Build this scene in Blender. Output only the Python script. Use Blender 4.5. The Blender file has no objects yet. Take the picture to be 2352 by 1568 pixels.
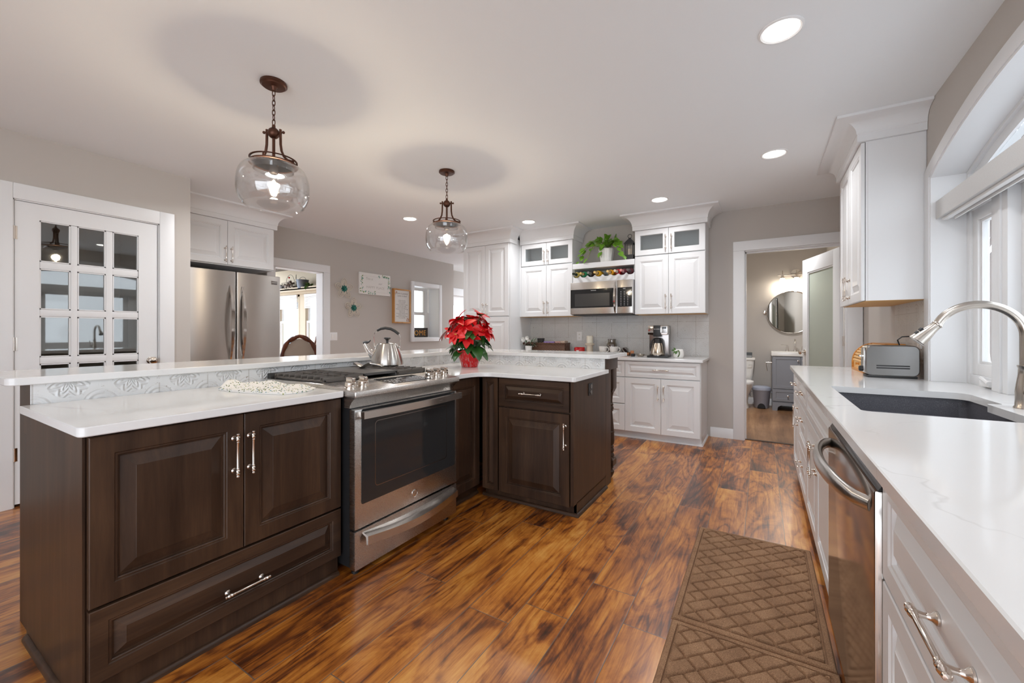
import bpy, bmesh, math, random
from mathutils import Vector, Matrix, Euler

SC = bpy.context.scene
COL = SC.collection
PI = math.pi
rnd = random.Random(7)
R = math.radians

# ------------------------------------------------------------------ camera
cam = bpy.data.cameras.new('camera')
cam.sensor_fit = 'HORIZONTAL'
cam.sensor_width = 36.0
cam.lens = 949.0 / 2352 * 36
cam.shift_y = -21.5 / 2352
cam.clip_start = 0.02
cam.clip_end = 200
camo = bpy.data.objects.new('camera', cam)
camo.location = (0, 0, 1.19)
camo.rotation_euler = (PI / 2, 0, R(31.123))
COL.objects.link(camo)
SC.camera = camo

# ------------------------------------------------------------------ colour management, world
SC.view_settings.view_transform = 'Standard'
SC.view_settings.look = 'None'
SC.view_settings.gamma = 1.0
SC.view_settings.use_curve_mapping = False
SC.view_settings.exposure = 0.45
SC.cycles.max_bounces = 9
SC.cycles.diffuse_bounces = 5
SC.cycles.glossy_bounces = 4
SC.cycles.transparent_max_bounces = 16
SC.cycles.sample_clamp_indirect = 6.0

WORLD = 3.2          # overcast daylight
DOWN = 5.0            # ceiling downlights, watts
w = bpy.data.worlds.new('World')
SC.world = w
w.use_nodes = True
bg = w.node_tree.nodes['Background']
bg.inputs[0].default_value = (0.91, 0.965, 1.04, 1)
bg.inputs[1].default_value = WORLD


def area(name, loc, rot, sx, sy, watts, col=(1, 1, 1), shape='RECTANGLE', spread=180):
    l = bpy.data.lights.new(name, 'AREA')
    l.shape = shape
    l.size = sx
    l.size_y = sy
    l.energy = watts
    l.color = col
    l.spread = R(spread)
    o = bpy.data.objects.new(name, l)
    o.location = loc
    o.rotation_euler = rot
    COL.objects.link(o)
    return o


# ------------------------------------------------------------------ geometry helpers


class MB:
    def __init__(s):
        s.v = []
        s.f = []
        s.m = []

    def add(s, vs, fs, mi=0, M=None):
        b = len(s.v)
        for p in vs:
            p = Vector(p)
            s.v.append(M @ p if M else p)
        for f in fs:
            s.f.append([b + i for i in f])
            s.m.append(mi)
        return s

    def box(s, x0, x1, y0, y1, z0, z1, b=0, mi=0, M=None, seg=2):
        if x0 > x1: x0, x1 = x1, x0
        if y0 > y1: y0, y1 = y1, y0
        if z0 > z1: z0, z1 = z1, z0
        vs = [(x, y, z) for z in (z0, z1) for y in (y0, y1) for x in (x0, x1)]
        fs = [(0, 2, 3, 1), (4, 5, 7, 6), (0, 1, 5, 4), (2, 6, 7, 3), (0, 4, 6, 2), (1, 3, 7, 5)]
        if b <= 0:
            return s.add(vs, fs, mi, M)
        bm = bmesh.new()
        bv = [bm.verts.new(p) for p in vs]
        for f in fs:
            bm.faces.new([bv[i] for i in f])
        bmesh.ops.bevel(bm, geom=bm.edges[:], offset=b, segments=seg, affect='EDGES', profile=0.6)
        s.bm(bm, mi, M)
        bm.free()
        return s

    def bm(s, bm, mi=0, M=None):
        bm.verts.index_update()
        return s.add([v.co.copy() for v in bm.verts], [[v.index for v in f.verts] for f in bm.faces], mi, M)

    def rings(s, rings, closed=True, cap0=True, cap1=True, mi=0, M=None):
        n = len(rings[0])
        vs = [p for r in rings for p in r]
        fs = []
        for i in range(len(rings) - 1):
            for j in range(n if closed else n - 1):
                k = (j + 1) % n
                fs.append((i * n + j, i * n + k, (i + 1) * n + k, (i + 1) * n + j))
        if cap0: fs.append(tuple(reversed(range(n))))
        if cap1: fs.append(tuple((len(rings) - 1) * n + j for j in range(n)))
        return s.add(vs, fs, mi, M)

    def lathe(s, prof, c=(0, 0, 0), axis='z', seg=24, mi=0, M=None, arc=None):
        cx, cy, cz = c
        n = seg
        rs = []
        for r, h in prof:
            ring = []
            r = max(r, 1e-5)
            for j in range(n):
                a = 2 * PI * j / n
                u, v = r * math.cos(a), r * math.sin(a)
                if axis == 'z': p = (cx + u, cy + v, cz + h)
                elif axis == 'y': p = (cx + v, cy + h, cz + u)
                else: p = (cx + h, cy + u, cz + v)
                ring.append(p)
            rs.append(ring)
        return s.rings(rs, True, prof[0][0] > 1e-4, prof[-1][0] > 1e-4, mi, M)

    def sphere(s, c, r, seg=16, mi=0, sc=(1, 1, 1), M=None):
        n = seg // 2
        pr = [(r * math.sin(PI * i / n), -r * math.cos(PI * i / n)) for i in range(n + 1)]
        mm = Matrix.Translation(c) @ Matrix.Diagonal((sc[0], sc[1], sc[2], 1))
        if M: mm = M @ mm
        return s.lathe(pr, seg=seg, mi=mi, M=mm)

    def tube(s, pts, r, seg=8, closed=False, mi=0, M=None, flat=1.0, up=None):
        P = [Vector(p) for p in pts]
        n = len(P)
        rr = r if isinstance(r, (list, tuple)) else [r] * n
        T = []
        for i in range(n):
            if closed: t = P[(i + 1) % n] - P[i - 1]
            else: t = P[min(i + 1, n - 1)] - P[max(i - 1, 0)]
            T.append(t.normalized() if t.length > 1e-9 else Vector((0, 0, 1)))
        a = Vector(up) if up else (Vector((0, 0, 1)) if abs(T[0].z) < .9 else Vector((1, 0, 0)))
        N = (a - T[0] * a.dot(T[0])).normalized()
        rs = []
        for i in range(n):
            if i:
                N = (N - T[i] * N.dot(T[i]))
                N = N.normalized() if N.length > 1e-6 else T[i].orthogonal().normalized()
            B = T[i].cross(N)
            rs.append([P[i] + N * (rr[i] * math.cos(2 * PI * j / seg)) + B * (rr[i] * flat * math.sin(2 * PI * j / seg)) for j in range(seg)])
        if closed: rs.append(rs[0])
        return s.rings(rs, True, not closed, not closed, mi, M)

    def prism(s, poly, z0, z1, mi=0, M=None, e=0.0):
        """extrude a ccw polygon along z; e chamfers the top and bottom edge"""
        if e > 0:
            q = offset(poly, -e)
            rs = [[(x, y, z0) for x, y in q], [(x, y, z0 + e) for x, y in poly], [(x, y, z1 - e) for x, y in poly], [(x, y, z1) for x, y in q]]
        else:
            rs = [[(x, y, z0) for x, y in poly], [(x, y, z1) for x, y in poly]]
        return s.rings(rs, True, True, True, mi, M)

    def build(s, name, mats, parent=None, loc=(0, 0, 0), rot=(0, 0, 0), smooth=38):
        me = bpy.data.meshes.new(name)
        me.from_pydata([tuple(v) for v in s.v], [], s.f)
        if not isinstance(mats, (list, tuple)): mats = [mats]
        for m in mats: me.materials.append(m)
        me.polygons.foreach_set('material_index', s.m)
        bm = bmesh.new()
        bm.from_mesh(me)
        bmesh.ops.recalc_face_normals(bm, faces=bm.faces[:])
        bm.to_mesh(me)
        bm.free()
        if smooth:
            me.polygons.foreach_set('use_smooth', [True] * len(me.polygons))
            me.set_sharp_from_angle(angle=R(smooth))
        me.update()
        o = bpy.data.objects.new(name, me)
        COL.objects.link(o)
        o.location = loc
        o.rotation_euler = rot
        if parent: o.parent = parent
        return o


def frm(b, ax, p0, p1, a0, a1, z0, z1, t, e=0.0):
    """rectangular frame of four butt-jointed bars; ax = axis normal to the frame ('x' or 'y')"""
    for q in ((a0, a0 + t, z0, z1), (a1 - t, a1, z0, z1), (a0 + t, a1 - t, z0, z0 + t), (a0 + t, a1 - t, z1 - t, z1)):
        if ax == 'x': b.box(p0, p1, q[0], q[1], q[2], q[3], e)
        else: b.box(q[0], q[1], p0, p1, q[2], q[3], e)


def offset(poly, d):
    """offset a ccw polygon outward by d (negative: inward)"""
    n = len(poly)
    out = []
    for i in range(n):
        a, b, c = Vector(poly[i - 1]), Vector(poly[i]), Vector(poly[(i + 1) % n])
        d1 = (b - a).normalized()
        d2 = (c - b).normalized()
        n1 = Vector((d1.y, -d1.x))
        n2 = Vector((d2.y, -d2.x))
        m = (n1 + n2)
        m = m.normalized() if m.length > 1e-6 else n1
        k = d / max(.35, m.dot(n1))
        out.append((b.x + m.x * k, b.y + m.y * k))
    return out


def rrect(x0, x1, y0, y1, r, n=5):
    out = []
    for cx, cy, a in ((x1 - r, y0 + r, -90), (x1 - r, y1 - r, 0), (x0 + r, y1 - r, 90), (x0 + r, y0 + r, 180)):
        for i in range(n + 1):
            t = R(a + 90 * i / n)
            out.append((cx + r * math.cos(t), cy + r * math.sin(t)))
    return out


def fillet(poly, rad, n=6):
    """round the corners of a polygon; rad = one radius per corner"""
    out = []
    N = len(poly)
    for i in range(N):
        r = rad[i]
        b = Vector(poly[i])
        if r <= 0:
            out.append(tuple(b)); continue
        a, c = Vector(poly[i - 1]), Vector(poly[(i + 1) % N])
        u, v = (a - b).normalized(), (c - b).normalized()
        ang = math.acos(max(-1, min(1, u.dot(v))))
        t = r / math.tan(ang / 2)
        p0 = b + u * t
        p1 = b + v * t
        ctr = b + (u + v).normalized() * (r / math.sin(ang / 2))
        a0 = math.atan2(p0.y - ctr.y, p0.x - ctr.x)
        a1 = math.atan2(p1.y - ctr.y, p1.x - ctr.x)
        da = (a1 - a0 + PI) % (2 * PI) - PI
        for k in range(n + 1):
            q = a0 + da * k / n
            out.append((ctr.x + r * math.cos(q), ctr.y + r * math.sin(q)))
    return out


def sweep(mb, path, prof, mi=0, M=None, close=True):
    """sweep a profile of (out, z) along an open plan path; 'out' is to the right of travel"""
    P = [Vector(p) for p in path]
    n = len(P)
    dirs = [(P[i + 1] - P[i]).normalized() for i in range(n - 1)]
    rs = []
    for i in range(n):
        d1 = dirs[max(i - 1, 0)]
        d2 = dirs[min(i, n - 2)]
        n1 = Vector((d1.y, -d1.x))
        n2 = Vector((d2.y, -d2.x))
        m = (n1 + n2).normalized()
        k = 1 / max(.3, m.dot(n1))
        rs.append([(P[i].x + m.x * o * k, P[i].y + m.y * o * k, z) for o, z in prof])
    mb.rings(rs, True, True, True, mi, M)
    return mb


def thing(name, label, cat, loc=(0, 0, 0), rz=0, group=None):
    o = bpy.data.objects.new(name, None)
    o.empty_display_size = .05
    COL.objects.link(o)
    o.location = loc
    o.rotation_euler = (0, 0, rz)
    return tag(o, label, cat, group)


def tag(o, label, cat, group=None):
    o['label'] = label
    o['category'] = cat
    if group: o['group'] = group
    return o


def struct(o, label=None, cat=None):
    o['kind'] = 'structure'
    if label: o['label'] = label
    if cat: o['category'] = cat
    return o


def dup(root, loc=None, rz=None, label=None, group=None):
    def cp(o, par):
        c = o.copy()
        COL.objects.link(c)
        if par: c.parent = par
        for ch in [q for q in o.children]: cp(ch, c)
        return c
    r = cp(root, None)
    if loc is not None: r.location = loc
    if rz is not None: r.rotation_euler = (0, 0, rz)
    if label: r['label'] = label
    if group: r['group'] = group
    return r


def text(name, body, size, mat, parent, loc, rot, align='CENTER', ext=.0004, shear=0, sp=1.0, line=1.0):
    c = bpy.data.curves.new(name, 'FONT')
    c.body = body
    c.size = size
    c.align_x = align
    c.align_y = 'CENTER'
    c.extrude = ext
    c.shear = shear
    c.space_character = sp
    c.space_line = line
    c.resolution_u = 2
    t = bpy.data.objects.new(name, c)
    me = bpy.data.meshes.new_from_object(t)
    bpy.data.objects.remove(t)
    me.materials.clear()
    me.materials.append(mat)
    o = bpy.data.objects.new(name, me)
    COL.objects.link(o)
    o.location = loc
    o.rotation_euler = rot
    o.parent = parent
    return o


# ------------------------------------------------------------------ materials


def lin(c):
    return tuple((x / 12.92 if x <= .04045 else ((x + .055) / 1.055) ** 2.4) for x in [v / 255 for v in c])


class NT:
    """tiny node graph helper"""
    def __init__(s, name):
        s.mat = bpy.data.materials.new(name)
        s.mat.use_nodes = True
        s.t = s.mat.node_tree
        s.n = s.t.nodes
        s.b = s.n['Principled BSDF']
        s.out = s.n['Material Output']

    def node(s, typ, **kw):
        n = s.n.new(typ)
        for k, v in kw.items(): setattr(n, k, v)
        return n

    def link(s, a, b): s.t.links.new(a, b)

    def val(s, x, sock):
        if hasattr(x, 'links') or hasattr(x, 'is_linked'): s.link(x, sock)
        else: sock.default_value = x

    def math(s, op, a, b=0.0, c=0.0):
        n = s.node('ShaderNodeMath', operation=op)
        s.val(a, n.inputs[0]); s.val(b, n.inputs[1]); s.val(c, n.inputs[2])
        return n.outputs[0]

    def obj(s): return s.node('ShaderNodeTexCoord').outputs['Object']

    def mapping(s, vec, scale=(1, 1, 1), rot=(0, 0, 0), loc=(0, 0, 0)):
        m = s.node('ShaderNodeMapping')
        s.link(vec, m.inputs[0])
        m.inputs['Location'].default_value = loc
        m.inputs['Rotation'].default_value = rot
        m.inputs['Scale'].default_value = scale
        return m.outputs[0]

    def noise(s, vec, scale, detail=4, rough=.55, dist=0.0):
        n = s.node('ShaderNodeTexNoise')
        s.link(vec, n.inputs['Vector'])
        n.inputs['Scale'].default_value = scale
        n.inputs['Detail'].default_value = detail
        n.inputs['Roughness'].default_value = rough
        n.inputs['Distortion'].default_value = dist
        return n.outputs[0]

    def ramp(s, fac, stops, interp='LINEAR'):
        n = s.node('ShaderNodeValToRGB')
        s.link(fac, n.inputs[0])
        cr = n.color_ramp
        cr.interpolation = interp
        while len(cr.elements) < len(stops): cr.elements.new(.5)
        for e, (p, c) in zip(cr.elements, stops):
            e.position = p
            e.color = (*c, 1) if len(c) == 3 else c
        return n.outputs[0]

    def mix(s, f, a, b, mode='MIX'):
        n = s.node('ShaderNodeMix', data_type='RGBA', blend_type=mode)
        s.val(f, n.inputs[0])
        for x, k in ((a, 6), (b, 7)):
            if isinstance(x, tuple): n.inputs[k].default_value = (*x, 1)
            else: s.link(x, n.inputs[k])
        return n.outputs[2]

    def bump(s, h, strength=.3, dist=.01):
        n = s.node('ShaderNodeBump')
        n.inputs['Strength'].default_value = strength
        n.inputs['Distance'].default_value = dist
        s.link(h, n.inputs['Height'])
        s.link(n.outputs[0], s.b.inputs['Normal'])

    def set(s, **kw):
        for k, v in kw.items():
            i = s.b.inputs[k.replace('_', ' ')]
            if hasattr(v, 'is_linked'): s.link(v, i)
            elif isinstance(v, tuple) and len(v) == 3: i.default_value = (*v, 1)
            else: i.default_value = v
        return s


def pm(name, col, rough=.5, metal=0.0, bump=None, var=0.0, **kw):
    """plain procedural material with an optional fine grain and a slight tonal variation"""
    t = NT(name)
    t.set(Base_Color=col, Roughness=rough, Metallic=metal, **kw)
    if bump or var:
        v = t.obj()
        if var:
            n = t.noise(v, 3.0, 3)
            t.set(Base_Color=t.mix(n, tuple(x * (1 - var) for x in col), tuple(min(1, x * (1 + var)) for x in col)))
        if bump:
            t.bump(t.noise(v, bump[0], 3), bump[1], .002)
    return t.mat


def emit(name, col, st):
    t = NT(name)
    t.set(Base_Color=(.8, .8, .8), Emission_Color=col, Emission_Strength=st)
    return t.mat


def thin_glass(name, tint=(1, 1, 1), refl=1.0, rough=0.0, ior=1.45):
    t = NT(name)
    tr = t.node('ShaderNodeBsdfTransparent')
    tr.inputs[0].default_value = (*tint, 1)
    gl = t.node('ShaderNodeBsdfGlossy')
    gl.inputs['Roughness'].default_value = rough
    lw = t.node('ShaderNodeLayerWeight')
    lw.inputs[0].default_value = .5
    f0 = ((ior - 1) / (ior + 1)) ** 2 * 2
    f = t.math('ADD', f0, t.math('MULTIPLY', t.math('POWER', lw.outputs['Facing'], 4.5), 1 - f0))
    f = t.math('MINIMUM', t.math('MULTIPLY', f, refl), 1.0)
    m = t.node('ShaderNodeMixShader')
    t.link(f, m.inputs[0]); t.link(tr.outputs[0], m.inputs[1]); t.link(gl.outputs[0], m.inputs[2])
    t.link(m.outputs[0], t.out.inputs[0])
    return t.mat


def wood(name, cols, axis='z', rough=.35, scale=1.0, coat=.2):
    t = NT(name)
    v = t.obj()
    oi = t.node('ShaderNodeObjectInfo')
    add = t.node('ShaderNodeVectorMath', operation='ADD')
    t.link(v, add.inputs[0])
    cmb = t.node('ShaderNodeCombineXYZ')
    for i in range(3): t.link(t.math('MULTIPLY', oi.outputs['Random'], 7.0 + i * 3), cmb.inputs[i])
    t.link(cmb.outputs[0], add.inputs[1])
    sc = {'z': (9, 9, .7), 'x': (.7, 9, 9), 'y': (9, .7, 9)}[axis]
    m = t.mapping(add.outputs[0], tuple(x * scale for x in sc))
    n1 = t.noise(m, 1.6, 6, .6, .8)
    n2 = t.noise(t.mapping(add.outputs[0], tuple(x * scale * 6 for x in sc)), 2.0, 4, .6)
    n3 = t.noise(add.outputs[0], 2.2, 2)
    f = t.math('ADD', t.math('MULTIPLY', n1, .6), t.math('ADD', t.math('MULTIPLY', n2, .2), t.math('MULTIPLY', n3, .25)))
    t.set(Base_Color=t.ramp(f, [(.34, cols[0]), (.52, cols[1]), (.70, cols[2])]), Roughness=rough)
    t.b.inputs['Specular IOR Level'].default_value = .3
    t.b.inputs['Coat Weight'].default_value = coat
    t.b.inputs['Coat Roughness'].default_value = .25
    t.bump(n2, .08, .001)
    return t.mat


def steel(name, col=(.60, .575, .55), rough=.28, axis='x', aniso=.75):
    """brushed steel: reflections smear upright, across the brushing"""
    t = NT(name)
    v = t.obj()
    sc = {'x': (1.5, 300, 300), 'y': (300, 1.5, 300), 'z': (300, 300, 1.5)}[axis]
    n = t.noise(t.mapping(v, sc), 1.0, 3, .6)
    r = t.ramp(n, [(.25, (rough * .92,) * 3), (.8, (rough * 1.08,) * 3)])
    t.set(Base_Color=col, Metallic=1.0, Roughness=r, Anisotropic=aniso)
    tg = t.node('ShaderNodeTangent', direction_type='RADIAL', axis='Z')
    t.link(tg.outputs[0], t.b.inputs['Tangent'])
    t.b.inputs['Anisotropic Rotation'].default_value = .25
    return t.mat


M = {}
M['wall'] = pm('wall_paint', (.52, .485, .45), .75, bump=(90, .06))
M['ceiling'] = pm('ceiling_paint', (.84, .87, .89), .85, bump=(60, .05))
M['trim'] = pm('trim_paint', (.78, .79, .80), .38)
M['cab'] = pm('cabinet_white', (.775, .785, .795), .36, bump=(40, .02))
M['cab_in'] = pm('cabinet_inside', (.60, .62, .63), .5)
M['birch'] = wood('birch_underside', [lin((196, 150, 88)), lin((212, 168, 106)), lin((224, 184, 124))], 'y', .5, 1, 0)
dk = [lin((36, 24, 17)), lin((58, 41, 30)), lin((80, 58, 42))]
M['dark'] = wood('dark_stained_wood', dk, 'z', .36, 1, .0)
M['dark_h'] = wood('dark_stained_wood_across', dk, 'x', .36, 1, .0)
M['toe'] = pm('toe_kick_black', (.012, .011, .010), .6)  # even near-black base colour
M['steel'] = steel('brushed_steel', axis='y')
M['steel_z'] = steel('brushed_steel_upright', (.60, .57, .54), .30, 'z')
M['steel_x'] = steel('brushed_steel_across', (.62, .59, .56), .26, 'x')
M['chrome'] = pm('polished_steel', (.72, .70, .68), .09, 1.0)
M['nickel'] = pm('polished_nickel', (.76, .70, .64), .16, 1.0)
M['faucet'] = pm('satin_nickel', (.60, .555, .50), .24, 1.0)
M['dsteel'] = pm('dark_steel', (.30, .28, .27), .22, 1.0)
M['black'] = pm('black_plastic', (.012, .012, .013), .42)
M['blackgl'] = pm('black_glass', (.022, .023, .024), .05, Specular_IOR_Level=.4)
M['iron'] = pm('cast_iron', (.085, .074, .064), .40, bump=(300, .12))
M['bronze'] = pm('oiled_bronze', (.105, .045, .028), .38, .75)
M['white'] = pm('white_plastic', (.82, .82, .82), .35)
M['china'] = pm('white_china', (.84, .83, .80), .12)
M['glass'] = thin_glass('clear_glass')
M['pglass'] = thin_glass('pendant_glass', (.985, .985, .985), 1.3, 0.0, 1.5)
M['winclear'] = thin_glass('clear_window_glass', (.97, .98, .98), .8)
M['winglass'] = thin_glass('window_glass', (.80, .81, .815), .8)
M['doorglass'] = thin_glass('door_pane_glass', (.9, .92, .9), 1.8, 0.02, 1.5)
M['cabglass'] = thin_glass('cabinet_glass', (.93, .95, .95), 1.2)
M['lamp'] = emit('lamp_disc', (1, .97, .92), 7.0)
M['bulb'] = emit('glowing_filament', (1, .80, .50), 40.0)
M['shade'] = emit('lit_glass_shade', (1, .90, .72), 1.5)
M['mirror'] = pm('mirror', (.86, .88, .87), .01, 1.0)
M['red'] = pm('red_glaze', (.55, .01, .012), .2)
M['soil'] = pm('soil', (.05, .03, .02), .9, bump=(80, .5))


def mk_floor():
    t = NT('wood_plank_floor')
    v = t.obj()
    sep = t.node('ShaderNodeSeparateXYZ')
    t.link(v, sep.inputs[0])
    x, y = sep.outputs[0], sep.outputs[1]
    PW, PL = .2, 1.35
    u = t.math('DIVIDE', t.math('ADD', x, 20.0 * PW + .085 + 20 * PW), PW)
    row = t.math('FLOOR', u)
    fu = t.math('FRACT', u)
    wn = t.node('ShaderNodeTexWhiteNoise', noise_dimensions='1D')
    t.link(row, wn.inputs['W'])
    w_ = t.math('ADD', t.math('DIVIDE', t.math('ADD', y, 30.0), PL), t.math('MULTIPLY', wn.outputs[0], 5.0))
    col = t.math('FLOOR', w_)
    fw = t.math('FRACT', w_)
    wn2 = t.node('ShaderNodeTexWhiteNoise', noise_dimensions='2D')
    cb = t.node('ShaderNodeCombineXYZ')
    t.link(row, cb.inputs[0]); t.link(col, cb.inputs[1])
    t.link(cb.outputs[0], wn2.inputs['Vector'])
    rv = wn2.outputs[0]
    # joints
    du = t.math('MULTIPLY', t.math('MINIMUM', fu, t.math('SUBTRACT', 1.0, fu)), PW)
    dw = t.math('MULTIPLY', t.math('MINIMUM', fw, t.math('SUBTRACT', 1.0, fw)), PL)
    edge = t.math('MINIMUM', du, dw)
    joint = t.math('LESS_THAN', edge, .0017)
    soft = t.math('MINIMUM', t.math('DIVIDE', edge, .006), 1.0)
    # grain coordinates shifted per plank
    off = t.node('ShaderNodeCombineXYZ')
    t.link(t.math('MULTIPLY', rv, 37.0), off.inputs[0])
    t.link(t.math('MULTIPLY', rv, 91.0), off.inputs[1])
    t.link(t.math('MULTIPLY', rv, 13.0), off.inputs[2])
    ad = t.node('ShaderNodeVectorMath', operation='ADD')
    t.link(v, ad.inputs[0]); t.link(off.outputs[0], ad.inputs[1])
    g = t.mapping(ad.outputs[0], (7.0, 1.35, 1))
    big = t.noise(g, 1.0, 2.5, .5, .5)
    rings = t.math('SINE', t.math('MULTIPLY', t.noise(t.mapping(ad.outputs[0], (5.2, 1.0, 1)), 1.0, 2.2, .45, .5), 66.0))
    rings = t.math('POWER', t.math('ADD', t.math('MULTIPLY', rings, .5), .5), 3.5)
    fine = t.noise(t.mapping(ad.outputs[0], (90, 4, 1)), 1.0, 4, .6, .6)
    blot = t.noise(t.mapping(ad.outputs[0], (5.5, 2.1, 1)), 1.0, 5, .68, 1.6)
    knot = t.node('ShaderNodeTexVoronoi')
    t.link(t.mapping(ad.outputs[0], (3.2, 1.5, 1)), knot.inputs['Vector'])
    knot.inputs['Scale'].default_value = 1.0
    kd = t.math('SUBTRACT', 1.0, t.math('MINIMUM', t.math('MULTIPLY', knot.outputs['Distance'], 8.0), 1.0))
    f = t.math('ADD', t.math('MULTIPLY', big, .50), t.math('MULTIPLY', blot, .62))
    f = t.math('ADD', f, t.math('MULTIPLY', t.math('SUBTRACT', rv, .5), .16))
    f = t.math('ADD', f, t.math('MULTIPLY', t.math('SUBTRACT', fine, .5), .42))
    f = t.math('SUBTRACT', f, t.math('MULTIPLY', rings, .10))
    f = t.math('SUBTRACT', f, t.math('MULTIPLY', kd, .30))
    c = t.ramp(f, [(.30, lin((46, 22, 9))), (.42, lin((100, 50, 16))), (.53, lin((154, 88, 28))), (.64, lin((188, 120, 46))), (.80, lin((212, 154, 76)))])
    c = t.mix(joint, c, lin((100, 86, 78)))
    t.set(Base_Color=c)
    t.b.inputs['Roughness'].default_value = .34
    t.b.inputs['Specular IOR Level'].default_value = .6
    t.b.inputs['Coat Weight'].default_value = .45
    t.b.inputs['Coat Roughness'].default_value = .22
    h = t.math('ADD', t.math('MULTIPLY', soft, .6), t.math('ADD', t.math('MULTIPLY', fine, .25), t.math('MULTIPLY', blot, .9)))
    t.bump(h, .16, .004)
    return t.mat


M['floor'] = mk_floor()
M['bathfloor'] = wood('bathroom_plank_floor', [lin((92, 66, 46)), lin((140, 104, 74)), lin((178, 140, 104))], 'y', .35, .5, .1)


def mk_quartz():
    t = NT('white_quartz')
    v = t.obj()
    d = t.noise(v, 1.3, 5, .6)
    off = t.node('ShaderNodeVectorMath', operation='MULTIPLY_ADD')
    cb = t.node('ShaderNodeCombineXYZ')
    for i in range(3): t.link(d, cb.inputs[i])
    t.link(cb.outputs[0], off.inputs[0])
    off.inputs[1].default_value = (1.6, 1.1, 1.3)
    t.link(v, off.inputs[2])
    vo = t.node('ShaderNodeTexVoronoi', feature='DISTANCE_TO_EDGE')
    t.link(t.mapping(off.outputs[0], (1, 1, 1), (0, 0, .6)), vo.inputs['Vector'])
    vo.inputs['Scale'].default_value = 1.15
    vein = t.ramp(vo.outputs['Distance'], [(0.0, (1, 1, 1)), (.016, (0, 0, 0))])
    msk = t.ramp(t.noise(v, 2.1, 2), [(.46, (0, 0, 0)), (.66, (1, 1, 1))])
    fac = t.math('MULTIPLY', t.math('MULTIPLY', vein, msk), .42)
    t.set(Base_Color=t.mix(fac, (.73, .735, .735), (.40, .385, .37)), Roughness=.10)
    t.b.inputs['Specular IOR Level'].default_value = .5
    return t.mat


M['quartz'] = mk_quartz()


def mk_tin(name, ax, base=(.66, .66, .65), T=.2, o=(0, 0), st=.32):
    """pressed tin tile: ax = the two object axes that span the surface"""
    t = NT(name)
    v = t.obj()
    sep = t.node('ShaderNodeSeparateXYZ')
    t.link(v, sep.inputs[0])
    k = {'x': 0, 'y': 1, 'z': 2}
    uu = t.math('DIVIDE', t.math('ADD', sep.outputs[k[ax[0]]], 10 * T + o[0]), T)
    vv = t.math('DIVIDE', t.math('ADD', sep.outputs[k[ax[1]]], 10 * T + o[1]), T)
    a = t.math('SUBTRACT', t.math('FRACT', uu), .5)
    b = t.math('SUBTRACT', t.math('FRACT', vv), .5)
    aa, ab = t.math('ABSOLUTE', a), t.math('ABSOLUTE', b)
    r = t.math('SQRT', t.math('ADD', t.math('MULTIPLY', a, a), t.math('MULTIPLY', b, b)))
    th = t.math('ARCTAN2', b, a)
    pet = t.math('MULTIPLY', t.math('COSINE', t.math('MULTIPLY', th, 8.0)), .055)
    ring = t.math('SINE', t.math('MULTIPLY', t.math('ADD', r, pet), 50.0))
    inside = t.math('LESS_THAN', r, .33)
    ca, cb_ = t.math('SUBTRACT', aa, .5), t.math('SUBTRACT', ab, .5)
    rc = t.math('SQRT', t.math('ADD', t.math('MULTIPLY', ca, ca), t.math('MULTIPLY', cb_, cb_)))
    corner = t.math('MULTIPLY', t.math('SINE', t.math('MULTIPLY', rc, 62.0)), t.math('LESS_THAN', rc, .3))
    mx = t.math('MAXIMUM', aa, ab)
    border = t.math('MULTIPLY', t.math('GREATER_THAN', mx, .455), -1.5)
    seam = t.math('MULTIPLY', t.math('GREATER_THAN', mx, .49), -2.0)
    h = t.math('ADD', t.math('ADD', t.math('MULTIPLY', ring, inside), t.math('MULTIPLY', corner, .8)), t.math('ADD', border, seam))
    n1 = t.noise(v, 46, 4, .7)
    n2 = t.noise(v, 3.5, 3)
    spot = t.ramp(n1, [(.62, (0, 0, 0)), (.69, (1, 1, 1))])
    low = t.math('LESS_THAN', h, -.1)
    worn = t.math('MULTIPLY', spot, t.math('ADD', t.math('MULTIPLY', low, .6), .3))
    edge = t.math('MULTIPLY', t.math('GREATER_THAN', mx, .488), t.math('GREATER_THAN', n2, .45))
    worn = t.math('MINIMUM', t.math('ADD', worn, t.math('MULTIPLY', edge, .35)), 1.0)
    c = t.mix(n2, tuple(x * .88 for x in base), base)
    c = t.mix(worn, c, (.20, .15, .11))
    t.set(Base_Color=c, Roughness=.42)
    t.bump(h, st, .004)
    return t.mat


M['tin_x'] = mk_tin('pressed_tin_tile_far', 'xz', o=(.052, -.12 + .005))
M['tin_bar_x'] = mk_tin('pressed_tin_tile_bar', 'xz', (.72, .73, .73), .2, (.19, .115), .6)
M['tin_bar_y'] = mk_tin('pressed_tin_tile_bar_side', 'yz', (.72, .73, .73), .2, (.185, .115), .6)
M['tin_y'] = mk_tin('pressed_tin_tile_side', 'yz', (.56, .54, .51), .2, (0, -.115))

# ================================================================== the setting
MX = Matrix(((0, 0, 1, 0), (1, 0, 0, 0), (0, 1, 0, 0), (0, 0, 0, 1)))   # (a, b, c) -> Y=a, Z=b, X=c
MY = Matrix(((1, 0, 0, 0), (0, 0, 1, 0), (0, 1, 0, 0), (0, 0, 0, 1)))   # (a, b, c) -> X=a, Z=b, Y=c
CEIL = 2.547
XR, XL, XD, YF = .852, -4.33, -5.29, 5.22     # right wall, left wall, dining wall, far wall
YB = -2.5

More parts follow.
